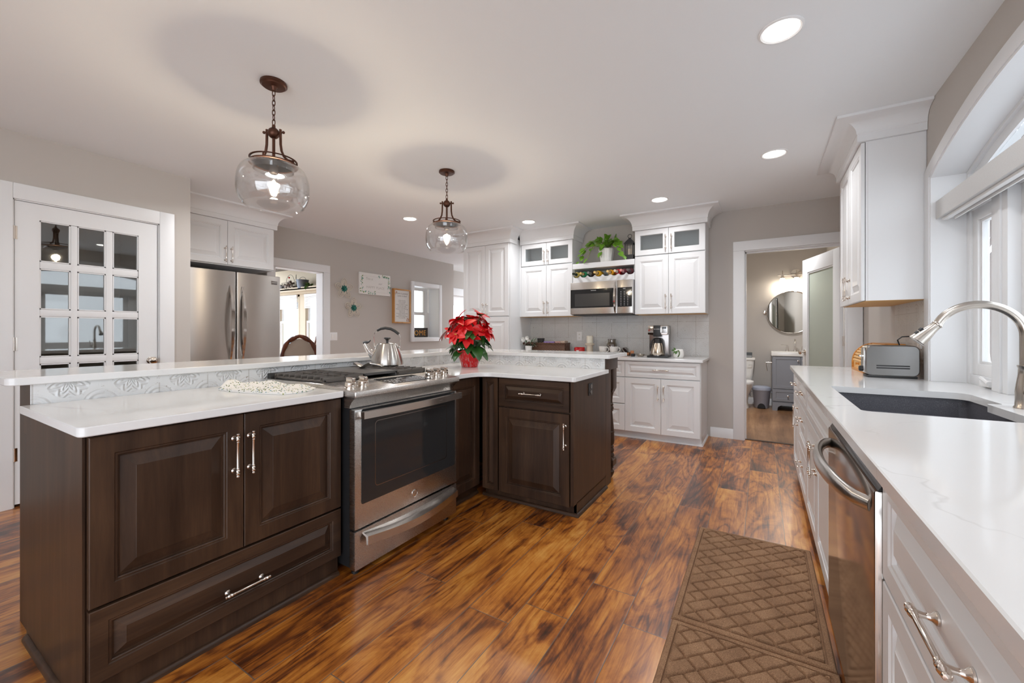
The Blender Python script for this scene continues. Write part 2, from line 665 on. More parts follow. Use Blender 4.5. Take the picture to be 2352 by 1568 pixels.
b = MB()
b.box(-9.6, 1.05, YB, 5.27, -.08, 0)
b.box(-5.9, -3.4, 5.27, 9.0, -.08, 0)
struct(b.build('floor', M['floor']), 'glossy brown hand-scraped wood plank floor of the kitchen', 'floor')
b = MB()
b.box(-.9, 1.2, 5.27, 8.0, -.08, .002)
struct(b.build('floor', M['bathfloor']), 'paler brown plank floor of the bathroom beyond the door', 'floor')
b = MB()
b.box(-9.6, 1.2, YB, 9.0, CEIL, CEIL + .1)
struct(b.build('ceiling', M['ceiling']), 'flat white kitchen ceiling with round downlights', 'ceiling')

# right wall with the arched window recess
WY0, WY1, WZ0, WSP, WAP = 1.17, 3.33, .905, 2.095, 2.28
WYC = (WY0 + WY1) / 2
WR = ((WY1 - WYC) ** 2 + (WAP - WSP) ** 2) / (2 * (WAP - WSP))
WZC = WAP - WR


def arc(dr, y0, y1, n=24):
    r = WR + dr
    return [(y0 + (y1 - y0) * i / n, WZC + math.sqrt(r * r - (y0 + (y1 - y0) * i / n - WYC) ** 2)) for i in range(n + 1)]


XO = 1.06
b = MB()
b.box(XR, XO, -1.0, WY0, 0, CEIL)
b.box(XR, XO, WY1, 8.0, 0, CEIL)
b.box(XR, XO, WY0, WY1, 0, .86)
b.prism([(WY0, CEIL)] + arc(0, WY0, WY1) + [(WY1, CEIL)], XR, XO, M=MX)
struct(b.build('wall_right', M['wall'], smooth=0), 'warm grey painted wall around the arched window', 'wall')

b = MB()
b.box(-3.62, -.16, YF, YF + .12, 0, CEIL)
b.box(.725, XR, YF, YF + .12, 0, CEIL)
b.box(-.16, .725, YF, YF + .12, 2.085, CEIL)
b.box(-3.62, -3.5, YF + .12, 8.6, 0, CEIL)
struct(b.build('wall_far', M['wall'], smooth=0), 'warm grey far wall behind the white cabinets with a bathroom doorway', 'wall')

b = MB()
b.box(XL - .12, XL, YB, .645, 0, CEIL)
b.box(XL - .12, XL, 1.438, 1.66, 0, CEIL)
b.box(XL - .12, XL, .645, 1.438, 2.095, CEIL)
b.box(-5.7, XL - .12, 1.54, 1.66, 0, CEIL)
b.box(-5.7, -5.6, .1, 2.83, 0, CEIL)
b.box(-5.7, XL - .12, .1, .2, 0, CEIL)
struct(b.build('wall_left', M['wall'], smooth=0), 'warm grey wall around the white pantry door', 'wall')

OY0, OY1, OZ = 2.93, 3.61, 2.03
PY0, PY1, PZ0, PZ1 = 5.37, 6.03, 1.09, 2.02
b = MB()
X0 = XD - .24
b.box(XD - .12, XD, 2.83, OY0, 0, CEIL)
b.box(XD - .12, XD, OY0, OY1, OZ, CEIL)
b.box(XD - .12, XD, OY1, 5.1, 0, CEIL)
b.box(X0, XD, 5.1, PY0, 0, CEIL)
b.box(X0, XD, PY0, PY1, 0, PZ0)
b.box(X0, XD, PY0, PY1, PZ1, CEIL)
b.box(X0, XD, PY1, 6.49, 0, CEIL)
b.box(-5.7, XD - .12, 2.83, 2.9, 0, CEIL)
struct(b.build('wall_dining', M['wall'], smooth=0), 'warm grey wall hung with metal flowers and signs', 'wall')

BW0, BW1, BZ0, BZ1 = 6.98, 8.0, .95, 2.0
b = MB()
X0 = -5.8
b.box(X0 - .12, X0, 6.4, BW0, 0, CEIL)
b.box(X0 - .12, X0, BW1, 8.7, 0, CEIL)
b.box(X0 - .12, X0, BW0, BW1, 0, BZ0)
b.box(X0 - .12, X0, BW0, BW1, BZ1, CEIL)
struct(b.build('wall_back', M['wall'], smooth=0), 'wall of the room beyond with a pale window', 'wall')

M['cream'] = pm('cream_paint', (.60, .53, .40), .6)
DY = 5.2
b = MB()
for x0, x1 in ((-9.6, -9.25), (-8.43, -8.27), (-7.45, -5.53)):
    b.box(x0, x1, DY, DY + .12, 0, CEIL)
b.box(-9.25, -8.43, DY, DY + .12, 0, .8)
b.box(-8.27, -7.45, DY, DY + .12, 0, .8)
b.box(-9.25, -8.43, DY, DY + .12, 2.0, CEIL)
b.box(-8.27, -7.45, DY, DY + .12, 2.0, CEIL)
struct(b.build('wall_porch', M['cream'], smooth=0), 'cream wall with two windows in the dining room', 'wall')

# bathroom shell
b = MB()
b.box(-.9, XR, 7.9, 8.0, 0, CEIL)
b.box(-.9, -.8, YF + .12, 8.0, 0, CEIL)
struct(b.build('wall_bathroom', M['wall'], smooth=0), 'grey bathroom wall behind the vanity', 'wall')

# casings, baseboards
b = MB()
for x0, x1 in ((-.27, -.16), (.725, .845)): b.box(x0, x1, YF - .02, YF, 0, 2.085, .004)
b.box(-.27, .845, YF - .02, YF, 2.085, 2.19, .004)
b.box(-.175, -.155, YF, YF + .12, 0, 2.085); b.box(.72, .74, YF, YF + .12, 0, 2.085); b.box(-.16, .725, YF, YF + .12, 2.075, 2.095)
b.box(-.155, -.143, YF + .05, YF + .085, 0, 2.075); b.box(-.16, .72, YF + .05, YF + .085, 2.06, 2.075)
struct(b.build('trim_1', M['trim']), 'flat white casing of the bathroom doorway', 'trim')
b = MB()
for y0, y1 in ((.54, .645), (1.438, 1.54)): b.box(XL, XL + .018, y0, y1, 0, 2.2, .004)
b.box(XL, XL + .018, .645, 1.438, 2.095, 2.2, .004)
for y0, y1 in ((.63, .652), (1.431, 1.45)): b.box(XL - .12, XL + .002, y0, y1, 0, 2.1)
b.box(XL - .12, XL + .002, .645, 1.438, 2.088, 2.1)
struct(b.build('trim_2', M['trim']), 'flat white casing around the glazed pantry door', 'trim')
b = MB()
b.box(XD, XD + .018, OY1, OY1 + .1, 0, OZ, .004); b.box(XD, XD + .018, OY0 - .1, OY0, 0, OZ, .004)
b.box(XD, XD + .018, OY0 - .1, OY1 + .1, OZ, OZ + .105, .004)
b.box(XD - .14, XD + .002, OY1 - .012, OY1 + .01, 0, OZ + .005); b.box(XD - .14, XD + .002, OY0 - .01, OY0 + .012, 0, OZ + .005)
b.box(XD - .14, XD + .002, OY0, OY1, OZ - .01, OZ + .01)
struct(b.build('trim_3', M['trim']), 'white casing of the opening to the dining room', 'trim')
b = MB()
bp = [(0, 0), (.014, 0), (.014, .085), (.008, .105), (0, .11)]
b.rings([[(x, YF - d, z) for d, z in bp] for x in (-.5, -.27)], mi=0)
struct(b.build('baseboard_far', M['trim']), 'white baseboard between white base cabinets and doorway', 'baseboard')
b = MB()
b.rings([[(x, 7.9 - d, z) for d, z in bp] for x in (-.8, XR)], mi=0)
struct(b.build('baseboard_bathroom', M['trim']), 'white baseboard behind the grey bin', 'baseboard')
b = MB()
b.box(-.16, .725, YF + .03, YF + .075, 0, .006, .002)
struct(b.build('trim_4', M['dark_h']), 'dark wooden threshold strip of the bathroom doorway', 'trim')

# pressed-tin backsplash on the far wall and on the right wall
b = MB().box(-2.84, -.515, YF - .004, YF, .905, 1.397)
struct(b.build('trim_5', M['tin_x'], smooth=0), 'whitewashed pressed-tin tile backsplash above the far counter', 'backsplash')
b = MB().box(XR - .004, XR, 3.41, 4.1, .905, 1.39)
struct(b.build('trim_6', M['tin_y'], smooth=0), 'grey pressed-tin tile backsplash beside the kitchen window', 'backsplash')

b = MB()
b.box(-4.45, -1.9, YB - .12, YB, 0, CEIL)
b.box(-1.9, 1.06, YB - .12, YB, 2.35, CEIL)
struct(b.build('wall_rear', M['wall'], smooth=0), 'unseen warm grey wall behind the camera, its wide opening letting in fill light', 'wall')  # unseen wall added against glare on dark wood; its opening admits fill daylight

# ---- pantry door
d1 = thing('door_1', 'white pantry door with glazed panes left of the fridge', 'door', (XL - .004, .655, 0), 0)
d1['kind'] = 'structure'
W_, H_ = .773, 2.085
cols = [(.113, .266), (.302, .456), (.496, .652)]
rows = []
zt = 1.973
for i in range(5):
    rows.append((zt - .287, zt)); zt -= .336
b = MB()


def slab(y0, y1, z0, z1): b.box(-.038, 0, y0, y1, z0, z1)


slab(0, cols[0][0], .02, H_); slab(cols[2][1], W_, .02, H_)
slab(cols[0][0], cols[2][1], rows[0][1], H_); slab(cols[0][0], cols[2][1], .02, rows[-1][0])
b.build('door_frame', M['trim'], d1)
b = MB()
for i in range(4): b.box(-.0334, -.0046, cols[0][0] + .0003, cols[2][1] - .0003, rows[i + 1][1], rows[i][0], .006)
for i in range(2): b.box(-.034, -.004, cols[i][1], cols[i + 1][0], rows[-1][0], rows[0][1], .006)
for r_ in rows:
    for c_ in cols:
        for (a0, a1, z0, z1) in ((c_[0], c_[0] + .008, *r_), (c_[1] - .008, c_[1], *r_), (*c_, r_[0], r_[0] + .008), (*c_, r_[1] - .008, r_[1])):
            b.box(-.0221, -.0058, a0 + .0004, a1 - .0004, z0 + .0004, z1 - .0004)
b.build('muntin', M['trim'], d1)
MB().box(-.021, -.017, cols[0][0], cols[2][1], rows[-1][0], rows[0][1]).build('glass', M['doorglass'], d1)
for z in (1.867, 1.109, .357):
    b = MB()
    b.tube([(.006, -.004, z - .045), (.006, -.004, z + .045)], .007, 8)
    b.box(-.001, .002, -.02, .012, z - .045, z + .045)
    b.build('hinge', M['nickel'], d1)
b = MB()
b.lathe([(.03, 0), (.03, .004), (.012, .008), (.010, .03), (.024, .038), (.030, .05), (.026, .062), (.012, .068), (0, .069)], (0, .73, .957), 'x', 20)
b.build('door_knob', M['nickel'], d1)

# ---- bathroom door, standing open
d2 = thing('door_2', 'white bathroom door with frosted glass standing open', 'door', (.715, YF + .125, 0), R(17))
d2['kind'] = 'structure'
b = MB()
W_ = .86
b.box(-.036, 0, 0, .13, .012, 2.06, .003); b.box(-.036, 0, W_ - .13, W_, .012, 2.06, .003)
b.box(-.036, 0, .13, W_ - .13, 1.9, 2.06, .003); b.box(-.036, 0, .13, W_ - .13, .012, .25, .003)
for (y0, y1, z0, z1) in ((.13, .145, .25, 1.9), (W_ - .145, W_ - .13, .25, 1.9), (.13, W_ - .13, .25, .265), (.13, W_ - .13, 1.885, 1.9)):
    b.box(-.03, -.006, y0, y1, z0, z1)
b.build('door_frame', M['trim'], d2)
t = NT('frosted_glass')
t.set(Base_Color=(.50, .55, .48), Roughness=.25)
t.b.inputs['Transmission Weight'].default_value = .25
M['frost'] = t.mat
MB().box(-.022, -.014, .14, W_ - .14, .26, 1.89).build('glass', M['frost'], d2)
b = MB()
for sx in (-1, 1):
    b.lathe([(.032, 0), (.032, .005), (.012, .009), (.010, .03), (.026, .038), (.030, .05), (.022, .064), (0, .067)], (-.018 + sx * .018, W_ - .065, .95), 'x', 18,
            M=Matrix.Identity(4) if sx > 0 else Matrix.Translation((-.072, 0, 0)) @ Matrix.Scale(-1, 4, (1, 0, 0)))
b.build('door_knob', M['nickel'], d2)
for z in (1.75, 1.1, .3):
    b = MB()
    b.box(-.012, .004, -.028, .004, z - .05, z + .05, .004)
    b.build('hinge', M['nickel'], d2)

# ---- kitchen window
win = thing('window_1', 'white arched window over the kitchen sink', 'window', (0, 0, 0))
win['kind'] = 'structure'
b = MB()
ou = [(WY1 + .08, .905)] + list(reversed(arc(.075, WY0 - .08, WY1 + .08))) + [(WY0 - .08, .905)]
inn = [(WY1, .905)] + list(reversed(arc(0, WY0, WY1))) + [(WY0, .905)]
xa, xb = XR - .016, XR
b.rings([[(xb, *p) for p in ou], [(xa + .003, *p) for p in ou], [(xa, p[0] + (q[0] - p[0]) * .05, p[1] + (q[1] - p[1]) * .05) for p, q in zip(ou, inn)],
         [(xa, q[0], q[1]) for p, q in zip(ou, inn)], [(xb, *p) for p in inn]], False, False, False)
b.build('casing', M['trim'], win)
b = MB()
inn2 = [(WY1 - .012, .905)] + list(reversed(arc(-.012, WY0 + .012, WY1 - .012))) + [(WY0 + .012, .905)]
b.rings([[(XR - .01, *p) for p in inn], [(XR - .01, *p) for p in inn2], [(XO, *p) for p in inn2], [(XO, *p) for p in inn]], False, False, False)
b.build('jamb', M['trim'], win)
xf0, xf1 = .99, 1.05
b = MB()
fr2 = [(WY1 - .03, 1.9)] + list(reversed(arc(-.03, WY0 + .03, WY1 - .03))) + [(WY0 + .03, 1.9)]
fr3 = [(WY1 - .085, 1.9)] + list(reversed(arc(-.085, WY0 + .085, WY1 - .085))) + [(WY0 + .085, 1.9)]
b.rings([[(XO, *p) for p in inn2[1:-1] and [(WY1 - .012, 1.9)] + inn2[1:-1] + [(WY0 + .012, 1.9)]],
         [(xf0, *p) for p in [(WY1 - .012, 1.9)] + inn2[1:-1] + [(WY0 + .012, 1.9)]],
         [(xf0, *p) for p in fr2], [(xf0 + .018, *p) for p in fr2], [(xf0 + .018, *p) for p in fr3], [(XO, *p) for p in fr3]], False, False, False)
b.box(xf0 - .002, XO, WY0 + .01, WY1 - .01, 1.86, 1.95, .004)
b.box(xf0, XO, WY1 - .05, WY1 - .008, .905, 1.86, .003); b.box(xf0, XO, WY0 + .008, WY0 + .05, .905, 1.86, .003)
ys = [WY0 + .05, 1.565, 1.72, 2.78, 2.935, WY1 - .05]
for k in (0, 2, 4): b.box(xf0, XO, ys[k], ys[k + 1], .90, .958, .003)
for y0, y1 in ((2.78, 2.935), (1.565, 1.72)):
    b.box(xf0 - .03, XO, y0, y1, .905, 1.86, .003); b.box(xf0 - .038, xf0 - .029, y0 + .05, y0 + .07, .905, 1.86, .003)
b.build('window_frame', M['trim'], win)
for y0, y1 in ((2.935, 3.28), (1.22, 1.565), (1.72, 2.78)):
    b = MB()
    st = .062 if y1 - y0 < .5 else .05
    frm(b, 'x', xf0 + .012, XO - .012, y0, y1, .958, 1.86, st, .003)
    frm(b, 'x', xf0 + .024, XO - .02, y0 + st, y1 - st, .958 + st, 1.86 - st, .014, .002)
    b.build('sash', M['white'], win)
    MB().box(xf0 + .03, xf0 + .034, y0 + st, y1 - st, .958 + st, 1.86 - st).build('glass', M['winglass'], win)
b = MB()
yy = fr3
b.rings([[(xf0 + .03, *p) for p in fr3], [(xf0 + .034, *p) for p in fr3]], True)
b.build('glass', M['winglass'], win)
b = MB()
b.box(xf0 - .022, xf0 + .002, 2.99, 3.10, .912, .945, .008)
b.tube([(xf0 - .012, 3.09, .948), (xf0 - .025, 3.06, .955), (xf0 - .03, 3.0, .945), (xf0 - .028, 2.965, .935)], [.010, .009, .008, .010], 8)
b.build('crank', M['white'], win)

rs_ = thing('roller_shade', 'light grey fabric-covered roller shade cassette across the kitchen window', 'roller shade', (0, 0, 0))
t = NT('shade_fabric')
n = t.noise(t.mapping(t.obj(), (1, 160, 320)), 1.0, 3, .7)
t.set(Base_Color=t.mix(n, (.52, .53, .53), (.68, .68, .68)), Roughness=.85)
MB().box(.862, .95, WY0 + .02, WY1 - .016, 1.84, 1.945, .006).build('cassette', t.mat, rs_)
b = MB()
b.box(.880, .905, WY0 + .03, WY1 - .05, 1.826, 1.84, .003); b.box(.915, .921, WY0 + .03, WY1 - .10, 1.818, 1.838)
b.build('bottom_rail', M['white'], rs_)

# ---- dining-room windows, shelf ledge, ceiling beam
for i, (x0, x1) in enumerate(((-9.25, -8.43), (-8.27, -7.45))):
    wn = thing('window_%d' % (i + 2), 'dining room window, %s of the two, with a raised white blind' % ('left' if i == 0 else 'right'), 'window', (0, 0, 0))
    wn['kind'] = 'structure'
    b = MB()
    for q in ((x0, x0 + .05, .8, 2.0), (x1 - .05, x1, .8, 2.0)): b.box(q[0], q[1], DY - .005, DY + .1, q[2], q[3])
    b.box(x0, x1, DY - .005, DY + .1, 1.95, 2.0); b.box(x0, x1, DY - .03, DY + .1, .78, .84)
    b.build('window_frame', M['cream'], wn)
    b = MB()
    for z0, z1, y in ((.84, 1.43, .02), (1.39, 1.95, .055)):
        frm(b, 'y', DY + y, DY + y + .03, x0 + .05, x1 - .05, z0, z1, .045)
    b.build('sash', M['white'], wn)
    MB().box(x0 + .08, x1 - .08, DY + .05, DY + .054, .86, 1.94).build('glass', M['winclear'], wn)
    b = MB()
    for k in range(9): b.box(x0 + .055, x1 - .055, DY - .03, DY - .002, 1.72 + k * .024, 1.738 + k * .024, .002)
    b.box(x0 + .05, x1 - .05, DY - .035, DY + .002, 1.935, 1.985); b.box(x0 + .055, x1 - .055, DY - .03, DY, 1.69, 1.712, .003)
    b.build('blind', M['white'], wn)
b = MB()
b.box(-9.6, -5.41, DY - .28, DY, 2.05, 2.075); b.box(-9.6, -5.41, DY - .28, DY - .26, 2.02, 2.1); b.box(-9.6, -5.41, DY - .1, DY, 1.99, 2.05)
struct(b.build('trim_7', M['cream'], smooth=0), 'cream plate ledge above the dining room windows', 'shelf')
b = MB()
b.box(-9.6, -5.41, DY - .7, DY - .5, 2.41, CEIL)
struct(b.build('trim_8', M['dark_h'], smooth=0), 'dark brown ceiling beam in the dining room', 'beam')

# ---- window in the deep recess of the dining wall, and of the room beyond
w4 = thing('window_4', 'small window in the deep white-trimmed recess', 'window', (0, 0, 0))
w4['kind'] = 'structure'
b = MB()
for q in ((PY0 - .075, PY0, PZ0 - .07, PZ1 + .07), (PY1, PY1 + .075, PZ0 - .07, PZ1 + .07), (PY0, PY1, PZ1, PZ1 + .07), (PY0, PY1, PZ0 - .07, PZ0)):
    b.box(XD, XD + .03, *q, .003)
b.build('casing', M['trim'], w4)
b = MB()
for q in ((PY0 - .005, PY0 + .006, PZ0, PZ1), (PY1 - .006, PY1 + .005, PZ0, PZ1), (PY0, PY1, PZ1 - .006, PZ1 + .005), (PY0, PY1, PZ0 - .005, PZ0 + .006)):
    b.box(XD - .24, XD + .02, *q)
b.build('jamb', M['trim'], w4)
b = MB()
X0 = XD - .24
for z0, z1, dx in ((PZ0, 1.56, .02), (1.52, PZ1, .05)):
    frm(b, 'x', X0 - dx, X0 - dx + .03, PY0, PY1 - .07, z0, z1, .05, .002)
    b.box(X0 - dx + .001, X0 - dx + .03, PY1 - .07, PY1, z0, z1)
b.build('sash', M['white'], w4)
MB().box(X0 - .03, X0 - .026, PY0, PY1, PZ0, PZ1).build('glass', M['winclear'], w4)
w5 = thing('window_5', 'pale window of the room beyond, left of the tall cabinet', 'window', (0, 0, 0))
w5['kind'] = 'structure'
X0 = -5.8
b = MB()
for q in ((BW0 - .09, BW0, BZ0 - .08, BZ1 + .16), (BW1, BW1 + .09, BZ0 - .08, BZ1 + .16), (BW0, BW1, BZ1, BZ1 + .16), (BW0, BW1, BZ0 - .08, BZ0)):
    b.box(X0, X0 + .025, *q, .003)
b.build('casing', M['trim'], w5)
b = MB()
frm(b, 'x', X0 - .08, X0 - .04, BW0, BW1, BZ0, BZ1, .05)
b.box(X0 - .08, X0 - .041, BW0 + .05, BW1 - .05, 1.45, 1.5); b.box(X0 - .039, X0 - .03, BW0 + .01, BW1 - .01, BZ1 - .22, BZ1)
b.build('sash', M['white'], w5)
MB().box(X0 - .065, X0 - .06, BW0, BW1, BZ0, BZ1).build('glass', M['winclear'], w5)

# ---- outdoors
b = MB()
b.box(-40, 40, -30, 40, -.6, -.5)
o = struct(b.build('ground', pm('winter_lawn', (.80, .80, .80), .9, var=.08), smooth=0), 'pale winter ground outside the windows', 'ground')
t = NT('brick_wall')
br = t.node('ShaderNodeTexBrick')
t.link(t.mapping(t.obj(), (1, 1, 1), (R(90), 0, R(90))), br.inputs['Vector'])
br.inputs['Scale'].default_value = 4.5
br.inputs['Color1'].default_value = (.50, .30, .27, 1)
br.inputs['Color2'].default_value = (.60, .40, .36, 1)
br.inputs['Mortar'].default_value = (.75, .72, .70, 1)
t.set(Base_Color=br.outputs[0], Roughness=.85)
M['brick'] = t.mat
M['siding'] = pm('blue_siding', (.34, .55, .78), .7)
hs = thing('house', 'pinkish brick house across the yard outside the kitchen window', 'house', (8, 22, -.5), R(90))
MB().box(0, 6, -7, 4, 0, 2.9).build('wall', M['brick'], hs, smooth=0)
b = MB()
b.rings([[(-.4, y, 2.85), (3, y, 4.6), (6.4, y, 2.85), (6.4, y, 2.75), (3, y, 4.45), (-.4, y, 2.75)] for y in (-7.4, 4.4)])
b.build('roof', pm('grey_shingle', (.35, .33, .33), .9), hs, smooth=0)
for y in (-5, -1.5, 1.5):
    wq = MB().box(-.05, 0, y, y + 1.2, .9, 2.3).build('window', M['white'], hs)
    MB().box(-.06, -.04, y + .08, y + 1.12, .98, 2.22).build('pane', M['blackgl'], wq)
ga = thing('garage', 'pale blue neighbouring building outside the dining room windows', 'building', (-20, 13.5, -.5))
MB().box(-8, 1, 0, 5, 0, 3.4).build('wall', M['siding'], ga, smooth=0)
MB().box(-8.3, 1.3, -.3, 5.3, 3.35, 3.6).build('roof', M['cream'], ga, smooth=0)
MB().box(-2.2, .6, -.08, 0, 0, 1.9).build('garage_door', M['cream'], ga, smooth=0)
M['bark'] = pm('grey_bark', (.22, .18, .16), .9, bump=(20, .5))


def tree(x, y, h, seed, label):
    q = random.Random(seed)
    b = MB()

    def br(p, d, l, r, lv):
        n = 4
        pts = [Vector(p)]
        dd = Vector(d)
        for i in range(n):
            dd = (dd + Vector((q.uniform(-.2, .2), q.uniform(-.2, .2), q.uniform(-.05, .15)))).normalized()
            pts.append(pts[-1] + dd * (l / n))
        b.tube(pts, [r * (1 - .55 * i / n) for i in range(n + 1)], 5)
        if lv < 4:
            for k in range(4 if lv else 8):
                i = q.randint(1 if lv else 2, n)
                a = q.uniform(0, 2 * PI)
                nd = (dd * .7 + Vector((math.cos(a), math.sin(a), q.uniform(.1, .6))) * .8).normalized()
                br(pts[i], nd, l * q.uniform(.45, .65), r * .42, lv + 1)
    br((0, 0, 0), (0, 0, 1), h, .16, 0)
    o = b.build('tree', M['bark'], None, (x, y, -.5))
    tag(o, label, 'tree', 'bare trees outside the kitchen window')


tree(4.7, 13.6, 6.5, 3, 'bare winter tree outside the kitchen window, nearest the glass')
tree(5.7, 16.6, 7.5, 5, 'taller bare winter tree further off in front of the brick house')
tree(5.3, 19.0, 7.0, 9, 'bare winter tree at the far left of the yard')

# ================================================================== cabinets
def mk_handle(length=.17, mat='nickel'):
    b = MB()
    h = length / 2
    pr = [(0, -h), (.005, -h + .001), (.0062, -h + .004), (.004, -h + .009), (.0075, -h + .0125), (.0078, -h + .016), (.004, -h + .020),
          (.0070, -h + .023), (.0072, -h + .027), (.0045, -h + .031), (.0058, -h + .034), (.0045, -h + .038)]
    pr = pr + [(.0048, 0)] + [(r, -z) for r, z in reversed(pr)]
    b.lathe(pr, (0, -.030, 0), 'z', 10)
    for s in (-1, 1):
        b.lathe([(.0105, 0), (.0105, -.003), (.006, -.008), (.0045, -.016), (.006, -.024), (.0065, -.030)], (0, 0, s * (h - .0225)), 'y', 10)
    return b


_hm = {}


def handle(parent, x, z, orient='v', length=.17, y=0.0):
    k = round(length, 3)
    if k not in _hm:
        o = mk_handle(length).build('handle', M['nickel'])
        _hm[k] = o.data
    else:
        o = bpy.data.objects.new('handle', _hm[k])
        COL.objects.link(o)
    o.parent = parent
    o.location = (x, y, z)
    if orient == 'h': o.rotation_euler = (0, PI / 2, 0)
    return o


def front(x0, x1, z0, z1, prof, t=.02):
    """door or drawer front whose face is at y=0; prof = rings of (inset, depth)"""
    b = MB()
    rs = []
    for ins, d in [(0, t), (0, .0025), (.0025, 0)] + prof:
        rs.append([(x0 + ins, d, z0 + ins), (x1 - ins, d, z0 + ins), (x1 - ins, d, z1 - ins), (x0 + ins, d, z1 - ins)])
    b.rings(rs, True, True, True)
    return b


def p_raised(w, h, dark=False):
    m = min(w, h)
    fw = .058 if m > .27 else max(.026, m * .19)
    bv = .036 if m > .27 else max(.012, m * .11)
    if dark:
        return [(fw, 0), (fw + .003, .0035), (fw + .008, .0035), (fw + .011, .006), (fw + .012, .0135), (fw + .017, .0135), (fw + .017 + bv, .001), (fw + .0185 + bv, .0)]
    return [(fw, 0), (fw + .004, .004), (fw + .010, .005), (fw + .013, .0125), (fw + .018, .0125), (fw + .018 + bv, .002), (fw + .020 + bv, .0005)]


def add_front(root, kind, x0, x1, z0, z1, mat, dark=False, glass=False):
    g = .0015
    x0, x1, z0, z1 = x0 + g, x1 - g, z0 + g, z1 - g
    if glass:
        b = MB()
        fw = .058
        rs = []
        for ins, d in [(0, .02), (0, .0025), (.0025, 0), (fw, 0), (fw + .004, .006), (fw + .004, .02), (0, .02)]:
            rs.append([(x0 + ins, d, z0 + ins), (x1 - ins, d, z0 + ins), (x1 - ins, d, z1 - ins), (x0 + ins, d, z1 - ins)])
        b.rings(rs, True, False, False)
        o = b.build(kind, mat, root, smooth=0)
        MB().box(x0 + fw, x1 - fw, .010, .013, z0 + fw, z1 - fw).build('glass', M['cabglass'], o)
        return o
    return front(x0, x1, z0, z1, p_raised(x1 - x0, z1 - z0, dark)).build(kind, mat, root, smooth=0)


def cabinet(name, label, loc, rz, w, depth, z0, z1, fronts, mat='cab', toe=None, group=None, cat='cabinet', open_front=None, extra=None, under=None):
    r = thing(name, label, cat, loc, rz, group)
    m = M[mat]
    b = MB()
    T = .018
    if open_front:            # hollow behind glass doors
        zs = open_front
        b.box(0, w, .021, depth, z0, zs)
        b.box(0, T, .021, depth, zs, z1); b.box(w - T, w, .021, depth, zs, z1)
        b.box(0, w, .021, depth, z1 - T, z1); b.box(T, w - T, depth - T, depth, zs, z1)
    else:
        b.box(0, w, .0235, depth, z0, z1)
    b.build('body', m, r, smooth=0)
    if toe:
        b = MB()
        b.box(0, w, .075, depth, 0, z0)
        if toe == 'shoe':
            b.rings([[(x, .075, 0), (x, .057, 0), (x, .060, .012), (x, .068, .018), (x, .075, .02)] for x in (0, w)])
        b.build('toe_kick', m, r, smooth=0)
    if under:
        MB().box(.004, w - .004, .022, depth - .002, z0 - .002, z0).build('underside', M[under], r, smooth=0)
    for f in fronts:
        kind, x0, x1, a0, a1 = f[:5]
        hd = f[5] if len(f) > 5 else None
        opt = f[6] if len(f) > 6 else ''
        mm = m
        if mat == 'dark' and kind == 'drawer': mm = M['dark_h']
        o = add_front(r, kind, x0, x1, a0, a1, mm, mat == 'dark', 'glass' in opt)
        if hd:
            hx, hz, ori = hd[:3]
            handle(o, hx, hz, ori)
    return r


def crown(root, path, mat='cab', name='crown_moulding', ztop=CEIL, zb=2.372):
    b = MB()
    pr = [(-.012, zb), (.022, zb), (.022, zb + .046), (.026, zb + .050)]
    for i in range(9):
        a = PI / 2 * i / 8
        pr.append((.026 + .106 * (1 - math.cos(a)), zb + .052 + (ztop - .018 - zb - .052) * math.sin(a)))
    pr += [(.137, ztop - .016), (.137, ztop), (-.012, ztop)]
    sweep(b, path, pr)
    return b.build(name, M[mat], root)


# ---- far wall: tall pantry, wall cabinets, shelf unit, base cabinets
r = cabinet('tall_cabinet', 'tall white pantry cabinet with four raised-panel doors, at the left end of the far wall', (-3.62, 4.64, 0), 0, .78, .575, .1, 2.45,
            [('door', .015, .39, 1.405, 2.372, (.36, 1.50, 'v')), ('door', .39, .765, 1.405, 2.372, (.42, 1.50, 'v')),
             ('door', .015, .39, .11, 1.395, (.36, 1.27, 'v')), ('door', .39, .765, .11, 1.395, (.42, 1.27, 'v'))], 'cab', 'plain')
crown(r, [(0, .57), (0, .0), (.78, .0), (.78, .17)])
r = cabinet('wall_cabinet', 'white wall cabinet with small glass doors on top, left of the microwave', (-2.84, 4.89, 0), 0, .785, .326, 1.397, 2.45,
            [('door', .035, .412, 2.078, 2.372, (.384, 2.19, 'v'), 'glass'), ('door', .412, .785, 2.078, 2.372, (.440, 2.19, 'v'), 'glass'),
             ('door', .035, .412, 1.397, 2.07, (.384, 1.512, 'v')), ('door', .412, .785, 1.397, 2.07, (.440, 1.512, 'v'))], 'cab', open_front=2.074, under='birch')
crown(r, [(.03, 0), (.785, 0), (.785, .31)])
r = cabinet('wall_cabinet', 'white wall cabinet with small glass doors on top, right of the microwave', (-1.272, 4.89, 0), 0, .755, .326, 1.397, 2.45,
            [('door', 0, .376, 2.078, 2.372, (.345, 2.205, 'v'), 'glass'), ('door', .376, .755, 2.078, 2.372, (.407, 2.205, 'v'), 'glass'),
             ('door', 0, .376, 1.397, 2.07, (.345, 1.535, 'v')), ('door', .376, .755, 1.397, 2.07, (.407, 1.535, 'v'))], 'cab', open_front=2.074, under='birch')
crown(r, [(0, .31), (0, 0), (.755, 0), (.755, .31)])

